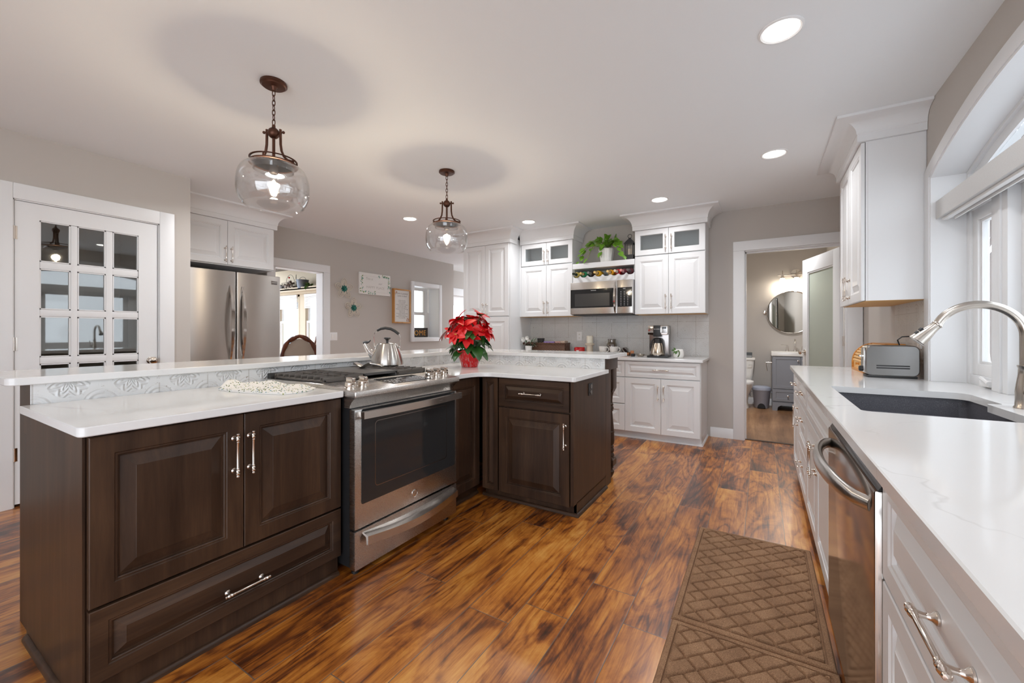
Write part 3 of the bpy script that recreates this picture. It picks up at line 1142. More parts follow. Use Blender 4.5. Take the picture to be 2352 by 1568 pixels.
r = thing('shelf_unit', 'white open shelf with a scalloped wine rack above the microwave', 'shelf', (-2.052, 4.885, 0))
W_ = .777
MB().box(0, W_, 0, .33, 1.985, 2.05, .002).build('top_shelf', M['cab'], r)
b = MB()
pl = [(0, 1.808), (W_, 1.808), (W_, 1.895)]
n = 8
for k in range(n):
    cx = W_ - .0 - (k + .5) * W_ / n
    for i in range(9):
        a = PI * i / 8
        pl.append((cx + .040 * math.cos(a), 1.895 - .022 * math.sin(a)))
pl.append((0, 1.895))
b.prism(pl, .01, .028, M=MY)
b.build('bottle_rail', M['cab'], r, smooth=0)
b = MB()
b.box(0, W_, .028, .33, 1.808, 1.826); b.box(0, .012, .028, .33, 1.826, 1.985); b.box(W_ - .012, W_, .028, .33, 1.826, 1.985); b.box(.012, W_ - .012, .318, .33, 1.826, 1.985)
b.build('box', M['cab_in'], r, smooth=0)

for (x0, w_, fr, lab) in (
        (-1.315, .782, [('drawer', 0, .777, .69, .868, (.39, .778, 'h')), ('door', 0, .3885, .085, .684, (.358, .532, 'v')), ('door', .3885, .777, .085, .684, (.419, .532, 'v'))],
         'white base cabinet with one wide drawer over two doors, below the coffee maker'),
        (-1.98, .665, [('drawer', 0, .665, .69, .868, (.33, .778, 'h')), ('drawer', 0, .665, .388, .684, (.33, .54, 'h')), ('drawer', 0, .665, .085, .382, (.33, .235, 'h'))],
         'white three-drawer base cabinet half hidden behind the turned island post'),
        (-2.84, .86, [('door', .43, .86, .085, .868, (.48, .7, 'v')), ('door', 0, .43, .085, .868, (.38, .7, 'v'))],
         'white two-door base cabinet beside the tall pantry, behind the island')):
    r = cabinet('base_cabinet', lab, (x0, 4.63, 0), 0, w_, .588, .095, .875, fr, 'cab', 'shoe')
    if x0 == -1.315:
        b = MB()
        b.rings([[(w_ + d, y, z) for d, z in ((0, 0), (.014, 0), (.012, .012), (.004, .02), (0, .02))] for y in (.06, .59)])
        b.box(w_ - .001, w_ + .001, .075, .59, 0, .1)
        b.build('shoe_moulding', M['cab'], r)
b = MB()
b.prism(fillet([(-2.84, YF - .001), (-2.84, 4.605), (-.508, 4.605), (-.508, YF - .001)], [0, 0, .012, 0]), .875, .905, e=.003)
tag(b.build('worktop', M['quartz']), 'white quartz worktop of the far wall, under the coffee maker', 'worktop')

# ---- right-hand run under the window: fronts face -X, local x runs towards the camera
def rightcab(y_far, w_, fr, lab, toe='plain', z1=.873):
    return cabinet('base_cabinet', lab, (.235, y_far, 0), R(-90), w_, .61, .1, z1, fr, 'cab', toe)


rightcab(4.255, .555, [('drawer', 0, .55, .69, .868, (.275, .778, 'h')), ('door', 0, .55, .105, .684, (.50, .56, 'v'))],
         'white drawer-over-door cabinet at the far end of the window counter')
rightcab(3.70, .60, [('drawer', 0, .595, .69, .868, (.30, .778, 'h')), ('drawer', 0, .595, .40, .684, (.30, .60, 'h')), ('drawer', 0, .595, .105, .394, (.30, .30, 'h'))],
         'white three-drawer cabinet under the window counter, next to the sink cabinet')
rightcab(3.10, 1.085, [('drawer', 0, 1.08, .69, .868), ('door', 0, .54, .105, .684, (.505, .55, 'v')), ('door', .54, 1.08, .105, .684, (.575, .55, 'v'))],
         'white sink cabinet with two doors beside the dishwasher', z1=.655)
rightcab(1.238, .82, [('drawer', 0, .815, .635, .868, (.41, .745, 'h')), ('drawer', 0, .815, .37, .629, (.41, .52, 'h')), ('drawer', 0, .815, .105, .364, (.41, .24, 'h'))],
         'white drawer cabinet in the near right corner, in front of the dishwasher')
rightcab(.418, .95, [('drawer', 0, .475, .69, .868, (.24, .778, 'h')), ('drawer', .475, .95, .69, .868, (.71, .778, 'h')), ('door', 0, .475, .105, .684, (.43, .56, 'v')), ('door', .475, .95, .105, .684, (.52, .56, 'v'))],
         'white base cabinet out of sight at the camera end of the window counter')

# worktop with the sink cut-out
b = MB()
outer = [(.210, -.55), (XR - .002, -.55), (XR - .002, WY0 + .013), (xf0 + .002, WY0 + .013), (xf0 + .002, WY1 - .013), (XR - .002, WY1 - .013), (XR - .002, 4.288), (.210, 4.288)]
hole = fillet([(.312, 1.94), (.312, 2.745), (.815, 2.745), (.815, 2.385), (.764, 2.385), (.764, 1.94)], [.025, .02, .06, .02, .02, .02])
bm = bmesh.new()
e = .003


def loop(pts, z):
    vs = [bm.verts.new((x, y, z)) for x, y in pts]
    return vs, [bm.edges.new((vs[i], vs[(i + 1) % len(vs)])) for i in range(len(vs))]


o_in = offset(outer, -e)
h_in = [tuple(p) for p in hole]
to, teo = loop(o_in, .905)
th, teh = loop(h_in, .905)
bmesh.ops.triangle_fill(bm, use_beauty=True, use_dissolve=False, edges=teo + teh, normal=(0, 0, 1))
mo, _ = loop(outer, .905 - e)
bo, beo = loop(outer, .875)
bh, beh = loop(h_in, .875)
for A, B in ((to, mo), (mo, bo), (th, bh)):
    n = len(A)
    for i in range(n): bm.faces.new((A[i], A[(i + 1) % n], B[(i + 1) % n], B[i]))
bmesh.ops.triangle_fill(bm, use_beauty=True, use_dissolve=False, edges=beo + beh, normal=(0, 0, -1))
b.bm(bm)
bm.free()
tag(b.build('worktop', M['quartz'], smooth=30), 'long white quartz worktop under the window, with the sink cut into it', 'worktop')

# upper cabinet beside the window
r = cabinet('wall_cabinet', 'tall white wall cabinet on the right wall above the toaster', (.545, 4.24, 0), R(-90), .82, XR - .545 - .001, 1.39, 2.45,
            [('door', 0, .41, 1.39, 2.40, (.375, 1.50, 'v')), ('door', .41, .82, 1.39, 2.40, (.445, 1.50, 'v'))], under='birch')
crown(r, [(0, .305), (0, 0), (.82, 0), (.82, .305)], zb=2.402)
MB().box(.82, .823, .035, .30, 1.39, 2.40).build('side_panel', M['cab'], r, smooth=0)

# ---- island: the long side faces +X, local x runs away from the camera
r = cabinet('base_cabinet', 'dark-stained island cabinet with two doors over one wide drawer, nearest the camera', (-1.755, .407, 0), R(90), .893, .70, .115, .875,
            [('door', .003, .446, .338, .868, (.409, .715, 'v')), ('door', .446, .889, .338, .868, (.466, .715, 'v')), ('drawer', .003, .889, .1, .332, (.449, .19, 'h'))], 'dark')
b = MB()
b.box(-.004, .889, .03, .70, 0, .115); b.box(-.006, .0, .019, .70, .0, .875)
b.build('end_panel', M['dark'], r, smooth=0)
b = MB()
sh = [(0, 0), (.016, 0), (.016, .008), (.011, .017), (.004, .021), (0, .021)]
sweep(b, [(-.006, .68), (-.006, .03), (.889, .03)][::1], [(d, z) for d, z in sh])
b.build('shoe_moulding', M['dark_h'], r)
b = MB()
b.prism([(.0, .0), (.05, .0), (.05, .06), (.035, .085), (.0, .085)], -.001, .03, M=Matrix(((0, 0, 1, -.004), (1, 0, 0, .695), (0, 1, 0, .79), (0, 0, 0, 1))))
b.build('bracket', M['dark'], r, smooth=0)

r = cabinet('base_cabinet', 'narrow dark-stained cabinet with one door in the inner corner right of the range', (-1.755, 2.088, 0), R(90), .372, .70, .1, .875,
            [('door', .006, .366, .085, .868, (.045, .72, 'v'))], 'dark')
b = MB()
b.box(0, .40, .05, .70, 0, .1)
sweep(b, [(0, .05), (.40, .05)], sh)
b.build('toe_kick', M['dark_h'], r)

# short leg of the island: fronts face -Y
r = cabinet('base_cabinet', 'dark-stained island cabinet with one drawer over one door, facing the camera', (-1.73, 2.44, 0), 0, .71, .635, .1, .875,
            [('panel', .005, .138, .07, .868), ('drawer', .146, .682, .672, .868, (.41, .774, 'h')), ('door', .146, .682, .07, .664, (.655, .525, 'v'))], 'dark')
b = MB()
b.box(0, .71, .055, .635, 0, .1); b.box(.692, .712, .0, .635, .085, .875); b.box(.692, .712, .055, .635, 0, .09)
b.build('end_panel', M['dark'], r, smooth=0)
b = MB()
sweep(b, [(-.02, .055), (.712, .055), (.712, .635)], sh)
b.build('shoe_moulding', M['dark_h'], r)

# knee wall that carries the bar, with tin tile on the worktop side
r = thing('bar_support', 'dark-stained knee wall faced with whitewashed tin tiles between worktop and raised bar', 'bar base', (0, 0, 0))
b = MB()
b.prism([(-2.62, .41), (-2.454, .41), (-2.454, 3.09), (-1.022, 3.09), (-1.022, 3.21), (-2.62, 3.21)], 0, .985)
b.build('core', M['dark'], r, smooth=0)
MB().box(-2.454, -2.45, .41, 3.09, .905, .985).build('tile_band', M['tin_bar_y'], r, smooth=0)
MB().box(-2.45, -1.03, 3.086, 3.09, .905, .985).build('tile_band', M['tin_bar_x'], r, smooth=0)

b = MB()
b.prism(fillet([(-1.73, .382), (-1.73, 1.293), (-2.452, 1.293), (-2.452, .382)], [.022, .008, 0, .0]), .875, .905, e=.003)
tag(b.build('worktop', M['quartz']), 'white quartz island worktop left of the range, holding the quilted pot holder', 'worktop')
b = MB()
b.prism(fillet([(-1.73, 2.098), (-1.73, 2.416), (-.998, 2.416), (-.998, 3.088), (-2.452, 3.088), (-2.452, 2.098)], [.0, .13, .022, .008, 0, 0]), .875, .905, e=.003)
tag(b.build('worktop', M['quartz']), 'white quartz island worktop right of the range, holding the red poinsettia', 'worktop')
b = MB()
b.prism(fillet([(-2.43, .345), (-2.43, 3.07), (-.99, 3.07), (-.99, 3.57), (-2.93, 3.57), (-2.93, .345)], [.03, 0, .02, .02, .03, .03]), .985, 1.015, e=.003)
tag(b.build('bar_top', M['quartz']), 'raised L-shaped white quartz bar top along the back of the island', 'bar top')

# turned post under the bar end
r = thing('turned_post', 'dark turned wooden post under the end of the raised bar', 'post', (-1.07, 3.325, 0))
MB().box(-.05, .05, -.235, .06, .893, .985, .002).build('header_block', M['dark_h'], r)
b = MB()
b.box(-.045, .045, -.045, .045, .735, .893, .002)
b.rings([[(-.045, -.045, .735), (.045, -.045, .735), (.045, .045, .735), (-.045, .045, .735)], [(-.032, -.032, .70), (.032, -.032, .70), (.032, .032, .70), (-.032, .032, .70)]])
b.lathe([(.030, .70), (.036, .693), (.036, .684), (.032, .678), (.038, .668), (.038, .660), (.033, .655), (.036, .646), (.034, .636), (.026, .60), (.023, .565), (.024, .545),
         (.031, .538), (.031, .528), (.026, .522), (.033, .508), (.033, .498), (.027, .492), (.031, .485), (.022, .474), (.026, .44), (.033, .36), (.037, .315), (.040, .312), (.040, .304), (.036, .300),
         (.039, .27), (.040, .235), (.037, .215), (.028, .200), (.034, .193), (.034, .186), (.029, .180), (.037, .165), (.036, .150), (.029, .138), (.036, .128), (.039, .115), (.032, .108), (.038, .098), (.034, .090), (.032, .085)], (0, 0, .065), 'z', 24)
b.rings([[(-.028, -.028, .168), (.028, -.028, .168), (.028, .028, .168), (-.028, .028, .168)], [(-.043, -.043, .150), (.043, -.043, .150), (.043, .043, .150), (-.043, .043, .150)],
         [(-.043, -.043, .105), (.043, -.043, .105), (.043, .043, .105), (-.043, .043, .105)], [(-.028, -.028, .088), (.028, -.028, .088), (.028, .028, .088), (-.028, .028, .088)]])
b.lathe([(.03, .09), (.034, .083), (.026, .078), (.024, .070), (.028, .062), (.038, .052), (.038, .044), (.030, .022), (.020, .004), (.018, 0)], (0, 0, 0), 'z', 20)
b.build('shaft', M['dark'], r)

# black outlet on the island end
r = thing('outlet', 'black power outlet on the dark end panel of the island', 'outlet', (-1.017, 2.735, .795))
MB().box(0, .006, -.036, .036, -.042, .042, .002).build('cover_plate', M['black'], r)
for s in (-1, 1):
    b = MB()
    b.lathe([(.016, 0), (.016, .003), (.0, .003)], (.006, 0, s * .02), 'x', 16)
    for dy in (-.006, .006): b.box(.009, .0095, dy - .0012, dy + .0012, s * .02 - .004, s * .02 + .005)
    b.build('socket', M['dsteel'], r)

# cabinet over the fridge
r = cabinet('wall_cabinet', 'white two-door wall cabinet above the stainless fridge', (-4.84, 1.70, 0), R(90), .98, .62, 1.895, 2.45,
            [('door', .0, .49, 1.905, 2.372, (.464, 2.012, 'v')), ('door', .49, .975, 1.905, 2.372, (.524, 2.012, 'v'))])
crown(r, [(-.03, 0), (.98, 0), (.98, .4)])

# ================================================================== appliances
# ---- range: fronts face +X, local x runs away from the camera, local y goes back into the island
rg = thing('range', 'stainless slide-in gas range set in the island, with a dark oven window', 'stove', (-1.665, 1.297, 0), R(90))
W_ = .792
MB().box(.014, W_ - .014, .04, .70, .045, .895).build('body', M['black'], rg, smooth=0)
b = MB()
for x in (.04, W_ - .07):
    for y in (.06, .6): b.lathe([(.018, 0), (.018, .012), (.01, .014), (.01, .05)], (x + .015, y, 0), 'z', 12)
b.build('foot', M['black'], rg)
b = MB()
b.box(.0, W_, .235, .755, .895, .925, .003)
b.box(.02, W_ - .02, .255, .72, .9245, .9255, mi=1)
b.build('cooktop', [M['steel'], M['black']], rg)
b = MB()
b.prism([(.24, .925), (.24, .885), (-.004, .872), (-.012, .878), (-.012, .899), (-.008, .905), (.0, .906)][::-1], 0, W_,
        M=Matrix(((0, 0, 1, 0), (1, 0, 0, 0), (0, 1, 0, 0), (0, 0, 0, 1))), e=.003)
b.build('control_panel', M['steel'], rg)
b = MB()
pr = [(-.006, .873), (.012, .862), (.026, .848), (.036, .832), (.040, .820), (.08, .820), (.08, .873)]
b.prism(pr, .006, W_ - .006, M=Matrix(((0, 0, 1, 0), (1, 0, 0, 0), (0, 1, 0, 0), (0, 0, 0, 1))))
b.build('vent_trim', M['steel'], rg)
tilt = Matrix.Translation((0, 0, .906)) @ Matrix.Rotation(math.atan2(.019, .24), 4, 'X')
b = MB()
b.box(.292, .592, .045, .205, .0005, .002, M=tilt)
dp = b.build('display_panel', M['blackgl'], rg, smooth=0)
M['ink'] = pm('pale_ink', (.62, .64, .66), .5)
for gx, gw, gd in ((.305, .013, .024), (.500, .012, .022), (.40, .006, .011)):
    b = MB()
    for r_ in range(3 if gw > .01 else 2):
        for k in range(4 if gw > .01 else 9): b.box(gx + k * gd, gx + k * gd + gw, .06 + r_ * .036, .066 + r_ * .036, .0021, .0026, M=tilt)
    b.build('key_marks', M['ink'], dp, smooth=0)
text('clock', '5:4', .026, M['white'], dp, tilt @ Vector((.435, .15, .0023)), (math.atan2(.019, .24), 0, 0))
for x in (.046, .121, .617, .683, .752):
    b = MB()
    Mk = tilt @ Matrix.Translation((x, .085, 0))
    b.lathe([(.031, .0), (.031, .004), (.026, .006), (.028, .010), (.027, .027), (.024, .030), (0, .030)], seg=24, M=Mk)
    b.box(-.010, .010, -.025, .025, .027, .052, .004, M=Mk)
    b.build('knob', M['nickel'], rg)
# grates
b0 = MB()


def grate(x0, x1, y0, y1, b):
    z0, z1 = .930, .957
    t = .008
    for x in (x0, x1 - .012): b.box(x, x + .012, y0 + .012, y1 - .012, z0, z0 + .010, .002)
    for y in (y0, y1 - .012): b.box(x0, x1, y, y + .012, z0, z1 - .004, .003)
    n = 8
    for k in range(n):
        y = y0 + .03 + k * (y1 - y0 - .06) / (n - 1)
        b.box(x0, x0 + (.08 if k % 4 != 2 else (x1 - x0)), y - t / 2, y + t / 2, z0 + .008, z1, .002)
        if k % 4 != 2: b.box(x1 - .08, x1, y - t / 2, y + t / 2, z0 + .010, z1, .002)
    xm = (x0 + x1) / 2
    b.box(xm - t / 2, xm + t / 2, y0, y0 + .17, z0 + .010, z1, .002); b.box(xm - t / 2, xm + t / 2, y1 - .17, y1, z0 + .010, z1, .002)
    b.box(xm - t / 2, xm + t / 2, (y0 + y1) / 2 - .05, (y0 + y1) / 2 + .05, z0 + .010, z1, .002)
    for x in (x0, x1 - .012):
        for y in (y0, y1 - .012): b.box(x, x + .012, y, y + .012, .9255, z0 + .01)


gy0, gy1 = .262, .715
for x0, x1 in ((.022, .268), (.524, .770)):
    b = MB()
    grate(x0, x1, gy0, gy1, b)
    b.build('grate', M['iron'], rg)
b = MB()
b.box(.274, .518, gy0, gy1, .948, .957, .003)
b.box(.274, .284, gy0, gy1, .9255, .95); b.box(.508, .518, gy0, gy1, .9255, .95)
b.box(.274, .518, gy1 - .01, gy1, .9255, .95); b.box(.274, .518, gy0, gy0 + .008, .942, .95)
b.build('griddle', pm('griddle_iron', (.075, .072, .068), .38, bump=(200, .08)), rg)
for x in (.145, .647):
    for y in (.37, .61):
        b = MB()
        b.lathe([(.045, .9256), (.045, .932), (.03, .934), (.03, .942), (0, .943)], (x, y, 0), 'z', 20)
        b.build('burner', M['iron'], rg)
b = MB()
b.prism([(.722, .925), (.757, .925), (.757, .953), (.735, .957)], .004, W_ - .004, M=Matrix(((0, 0, 1, 0), (1, 0, 0, 0), (0, 1, 0, 0), (0, 0, 0, 1))))
b.build('rear_vent', M['black'], rg, smooth=0)
# oven door
b = MB()
b.box(.006, W_ - .018, .0, .04, .238, .815, .004)
od = b.build('oven_door', M['steel'], rg)
b = MB()
pl = rrect(.043, W_ - .035, .352, .8145, .012)
b.prism(pl, -.0025, .001, M=MY, e=.0008)
og = b.build('oven_window', M['blackgl'], od)
b = MB()
b.rings([[(x, -.0029, z) for x, z in rrect(.125, W_ - .115, .415, .745, .02)], [(x, -.0029, z) for x, z in rrect(.128, W_ - .118, .418, .742, .018)]], True, False, False)
b.build('window_border', M['dsteel'], og, smooth=0)
b = MB()
pts = []
for k in range(13):
    u = k / 12
    pts.append((.02 + (W_ - .045) * u, -.040 - .022 * math.sin(PI * u), .793))
rs = [[(p[0], p[1] - .011, p[2] - .017), (p[0], p[1] + .011, p[2] - .017), (p[0], p[1] + .011, p[2] + .017), (p[0], p[1] - .011, p[2] + .017)] for p in pts]
b.rings(rs)
for x in (.024, W_ - .055): b.box(x, x + .03, -.045, .001, .78, .806, .003)
b.build('handle', M['steel_x'], od, smooth=20)
b = MB()
b.lathe([(.020, 0), (.020, -.003), (.0175, -.004), (.0172, -.0025), (0, -.0025)], (.405, 0, .288), 'y', 28)
bd = b.build('badge', M['chrome'], od)
text('monogram', 'GE', .020, M['dsteel'], bd, (.405, -.0029, .288), (PI / 2, 0, 0), shear=.25)
b = MB()
b.box(.006, W_ - .018, .0, .04, .042, .228, .004)
dr = b.build('drawer', M['steel'], rg)
b = MB()
rs = []
for k in range(13):
    u = k / 12
    x = .05 + (W_ - .105) * u
    d = .030 + .026 * math.sin(PI * u)
    top = .205 - .022 * math.sin(PI * u)
    rs.append([(x, -d - .012, top - .040), (x, -d, top - .046), (x, -d + .004, top - .008), (x, .002, top + .004), (x, .002, top + .012), (x, -d - .012, top)])
b.rings(rs)
b.build('handle', M['steel_x'], dr, smooth=25)

# ---- dishwasher, local x towards the camera
dw = thing('dishwasher', 'stainless dishwasher with a curved bar handle, right of the floor mats', 'dishwasher', (.222, 2.008, 0), R(-90))
W_ = .766
MB().box(.005, W_ - .005, .05, .60, .10, .86).build('body', M['black'], dw, smooth=0)
MB().box(.0, W_, .07, .6, .0, .1).build('toe_kick', M['black'], dw, smooth=0)
b = MB()
b.box(.0, W_, .0, .05, .105, .826, .007)
b.build('door', pm('dishwasher_steel', (.50, .475, .45), .13, 1.0), dw)
b = MB()
b.prism([(.006, .8265), (.055, .8265), (.055, .858), (.024, .858)], 0, W_, M=Matrix(((0, 0, 1, 0), (1, 0, 0, 0), (0, 1, 0, 0), (0, 0, 0, 1))))
b.build('control_strip', M['blackgl'], dw)
b = MB()
pts, rr = [], []
for k in range(21):
    u = k / 20
    x = .055 + (W_ - .11) * u
    s_ = math.sin(PI * u) ** .55
    pts.append((x, .004 - .068 * s_, .775 + .004 * s_))
    rr.append(.018 + .006 * math.sin(PI * u))
b.tube(pts, rr, 12, flat=.62)
b.build('handle', M['steel_x'], dw)

# ---- fridge: fronts face +X, local x away from the camera
fr = thing('fridge', 'stainless french-door fridge beyond the bar', 'fridge', (-4.80, 1.785, 0), R(90))
W_ = .943
MB().box(.01, W_ - .01, .07, .72, .02, 1.80).build('body', M['dsteel'], fr, smooth=0)
b = MB()
for x in (.05, W_ - .05): b.lathe([(.02, 0), (.02, .02)], (x, .12, 0), 'z', 10); b.lathe([(.02, 0), (.02, .02)], (x, .65, 0), 'z', 10)
b.build('foot', M['black'], fr)
for x0, x1 in ((0, W_ / 2 - .004), (W_ / 2 + .004, W_)):
    b = MB()
    rs = []
    for x, y in rrect(x0, x1, 0, .065, .012, 4): rs.append((x, y))
    b.prism(rs, .66, 1.832, e=.004)
    dd = b.build('door', M['steel_z'], fr)
    hx = x1 - .055 if x0 == 0 else x0 + .055
    b = MB()
    rs = []
    for k in range(17):
        u = k / 16
        s_ = math.sin(PI * u)
        z = .90 + .78 * u
        ww = .012 + .012 * s_
        d = .012 + .050 * s_ ** .8
        rs.append([(hx - ww, -d + .012, z), (hx - ww * .6, -d, z), (hx + ww * .6, -d, z), (hx + ww, -d + .012, z), (hx + ww * .6, min(.004, -d + .03), z), (hx - ww * .6, min(.004, -d + .03), z)])
    b.rings(rs)
    b.build('handle', M['chrome'], dd, smooth=30)
    if x0 > 0:
        b = MB()
        b.box(.835, .905, -.004, .001, 1.735, 1.778, .002)
        bdg = b.build('badge', M['dsteel'], dd)
        text('badge_text', 'FRIGIDAIRE', .0105, M['white'], bdg, (.87, -.0045, 1.757), (PI / 2, 0, 0))
b = MB()
b.prism(rrect(0, W_, 0, .065, .012, 4), .05, .645, e=.004)
b.build('freezer_drawer', M['steel_z'], fr)
b = MB()
b.tube([(.12, 0, .60), (.13, -.045, .60), (W_ - .13, -.045, .60), (W_ - .12, 0, .60)], .014, 10)
b.build('handle', M['chrome'], fr)

# ---- microwave
mw = thing('microwave', 'stainless over-counter microwave with black glass door below the wine rack', 'microwave', (-2.045, 4.80, 0))
W_ = .772
MB().box(0, W_, .03, .415, 1.406, 1.803).build('body', M['dsteel'], mw, smooth=0)
b = MB()
b.box(0, .59, 0, .03, 1.412, 1.8015, .003)
dd = b.build('door', M['steel_x'], mw)
MB().box(.004, .545, -.002, .0, 1.487, 1.714).build('door_glass', M['blackgl'], dd, smooth=0)
b = MB()
b.box(.06, .50, -.0026, -.002, 1.505, 1.66)
b.build('window', pm('microwave_mesh', (.035, .036, .038), .3), dd, smooth=0)
text('logo', 'FRIGIDAIRE', .013, M['white'], dd, (.30, -.0028, 1.695), (PI / 2, 0, 0))
b = MB()
rs = []
for k in range(13):
    u = k / 12
    s_ = math.sin(PI * u)
    z = 1.415 + .375 * u
    d = .006 + .042 * s_ ** .7
    ww = .008 + .010 * s_
    rs.append([(.568 - ww, -d + .01, z), (.568 - ww * .5, -d, z), (.568 + ww * .5, -d, z), (.568 + ww, -d + .01, z), (.568, .002 - d * .5, z)])
b.rings(rs)
b.build('handle', M['chrome'], dd, smooth=30)
b = MB()
b.box(.592, W_, 0, .03, 1.412, 1.8015, .003)
cp = b.build('control_panel', M['steel_x'], mw)
MB().box(.598, W_ - .006, -.002, 0, 1.487, 1.714).build('keypad', M['blackgl'], cp, smooth=0)
b = MB()
for r_ in range(9):
    for k in range(3): b.box(.632 + k * .040, .642 + k * .040, -.0026, -.002, 1.505 + r_ * .0195, 1.510 + r_ * .0195)
b.box(.745, .752, -.0026, -.002, 1.62, 1.68)
b.build('key_marks', M['ink'], cp, smooth=0)
text('clock', '4:42', .018, M['white'], cp, (.675, -.0028, 1.698), (PI / 2, 0, 0))
MB().box(.03, W_ - .03, .03, .40, 1.396, 1.407).build('grille', M['black'], mw, smooth=0)

# ---- sink
t = NT('granite_composite')
t.set(Base_Color=t.ramp(t.noise(t.obj(), 420, 2, .7), [(.35, (.062, .062, .075)), (.62, (.10, .10, .115)), (.75, (.30, .30, .32))]), Roughness=.42)
M['sink'] = t.mat
b = MB()


def rr_(d, z): return [(x, y, z) for x, y in offset(fillet([(.819, 1.934), (.819, 2.752), (.306, 2.752), (.306, 1.934)], [.03] * 4), d)]


b.rings([rr_(.02, .874), rr_(.0, .874), rr_(-.002, .79), rr_(-.016, .784), rr_(-.018, .70), rr_(-.05, .675), rr_(-.05, .665), rr_(.004, .70), rr_(.02, .87)], True, False, False)
b.add([(x, y, .675) for x, y, z in rr_(-.05, 0)], [list(range(len(rr_(-.05, 0))))])
sk = b.build('sink', M['sink'])
tag(sk, 'dark grey granite sink let into the white window worktop', 'sink')

# ---- faucet
fc = thing('faucet', 'tall satin nickel gooseneck faucet with pull-down spray head, by the window', 'faucet', (.842, 2.305, .905))
b = MB()
b.lathe([(.0, 0), (.031, 0), (.031, .004), (.0275, .01), (.0265, .035), (.027, .06), (.024, .09), (.0195, .125), (.0185, .15), (.0215, .157), (.0215, .161), (.016, .163), (0, .163)], seg=28)
b.build('base', M['faucet'], fc)
b = MB()
rc = .122
pts = [(0, 0, .15), (0, 0, .20), (0, 0, .265)]
dx, dy = -math.cos(R(2)), math.sin(R(2))
for k in range(1, 25):
    a = R(158) * k / 24
    o_ = rc * (1 - math.cos(a))
    pts.append((dx * o_, dy * o_, .270 + rc * math.sin(a)))
b.tube(pts, .0155, 16)
b.build('spout', M['faucet'], fc)
e1 = Vector(pts[-1]); dv = (Vector(pts[-1]) - Vector(pts[-2])).normalized()
dv = (dv + Vector((-.38, 0, 0))).normalized()
zq = dv.to_track_quat('Z', 'Y').to_matrix().to_4x4()
Mh = Matrix.Translation(e1) @ zq
b = MB()
b.lathe([(0, -.006), (.0165, -.006), (.0185, -.001), (.0185, .003), (.017, .005), (.0175, .02), (.022, .045), (.029, .082), (.0305, .090), (.027, .092), (.0, .090)], seg=26, M=Mh)
sh_ = b.build('spray_head', M['faucet'], fc)
b = MB()
for zz in (.04, .058): b.box(.019, .029, -.008, .008, zz, zz + .014, .002, M=Mh @ Matrix.Rotation(R(80), 4, 'Z'))
b.build('button', M['black'], sh_)
b = MB()
b.lathe([(.013, .0), (.016, -.03), (.016, -.052), (.013, -.058), (0, -.06)], (0, 0, .062), 'y', 18)
b.tube([(0, -.045, .07), (.01, -.05, .11), (.016, -.058, .15)], [.007, .006, .005], 8)
b.build('lever', M['faucet'], fc)

# ---- toaster, plug and cord
to_ = thing('toaster', 'brushed steel long-slot toaster on the window worktop under the wall cabinet', 'toaster', (.565, 3.40, .905))
L, D, H = .255, .15, .19
b = MB()
prof = rrect(0, L, .012, H + .012, .035, 6)
b.prism(prof, -D, 0, M=Matrix(((1, 0, 0, 0), (0, 0, -1, 0), (0, 1, 0, 0), (0, 0, 0, 1))), e=.006)
tb = b.build('body', steel('toaster_steel', (.26, .255, .25), .30, 'x'), to_)
b = MB()
for z in (.058, .072): b.box(.052, .208, -.001, .002, z, z + .008, .001)
b.build('vent_slot', M['black'], tb)
b = MB()
b.box(.035, L - .035, .04, .058, H + .0115, H + .0125); b.box(.035, L - .035, .09, .108, H + .0115, H + .0125)
b.build('bread_slot', M['black'], tb)
MB().box(.01, L - .01, .008, D - .008, .0, .014, .003).build('base', M['black'], to_)
b = MB()
b.box(-.004, .001, .03, .12, .03, H - .005, .003)
b.build('end_plate', M['chrome'], to_)
MB().box(-.022, -.002, .052, .095, .125, .139, .004).build('lever', M['chrome'], to_)
b = MB()
b.lathe([(.018, -.002), (.018, -.018), (.014, -.022), (0, -.022)], (0, .075, .05), 'x', 18)
b.build('knob', M['black'], to_)
b = MB()
b.tube([(L - .03, D + .0, .03), (L - .01, D + .02, .10), (L - .06, D - .0, .19), (L - .075, D - .012, .235), (L - .055, D - .02, .255), (L - .02, D - .015, .258), (L + .018, D - .02, .252)], .0038, 8)
b.lathe([(.006, -.03), (.009, -.02), (.010, 0), (.013, .001), (.013, .010)], (L + .012, D - .02, .252), 'x', 12)
b.build('power_cord', M['black'], to_)


def plate(name, label, cat, loc, rot, kind, w_=.075, h_=.118):
    r = bpy.data.objects.new(name, None)
    COL.objects.link(r)
    r.location = loc
    r.rotation_euler = rot
    tag(r, label, cat)
    b = MB()
    b.box(-w_ / 2, w_ / 2, -.006, 0, -h_ / 2, h_ / 2, .003)
    b.build('cover_plate', M['white'], r)
    if kind == 'outlet':
        for s in (-1, 1):
            b = MB()
            b.prism(rrect(-.016, .016, s * .024 - .013, s * .024 + .013, .008), -.0075, -.005, M=MY)
            o = b.build('socket', M['china'], r)
            b = MB()
            for dx in (-.006, .006): b.box(dx - .0012, dx + .0012, -.0079, -.0074, s * .024 - .003, s * .024 + .006)
            b.build('slots', M['black'], o, smooth=0)
    elif kind == 'switch':
        for s in ((-1, 1) if w_ > .09 else (0,)):
            b = MB()
            b.box(s * .023 - .016, s * .023 + .016, -.008, -.004, -.032, .032, .002)
            b.build('rocker', M['china'], r)
    return r


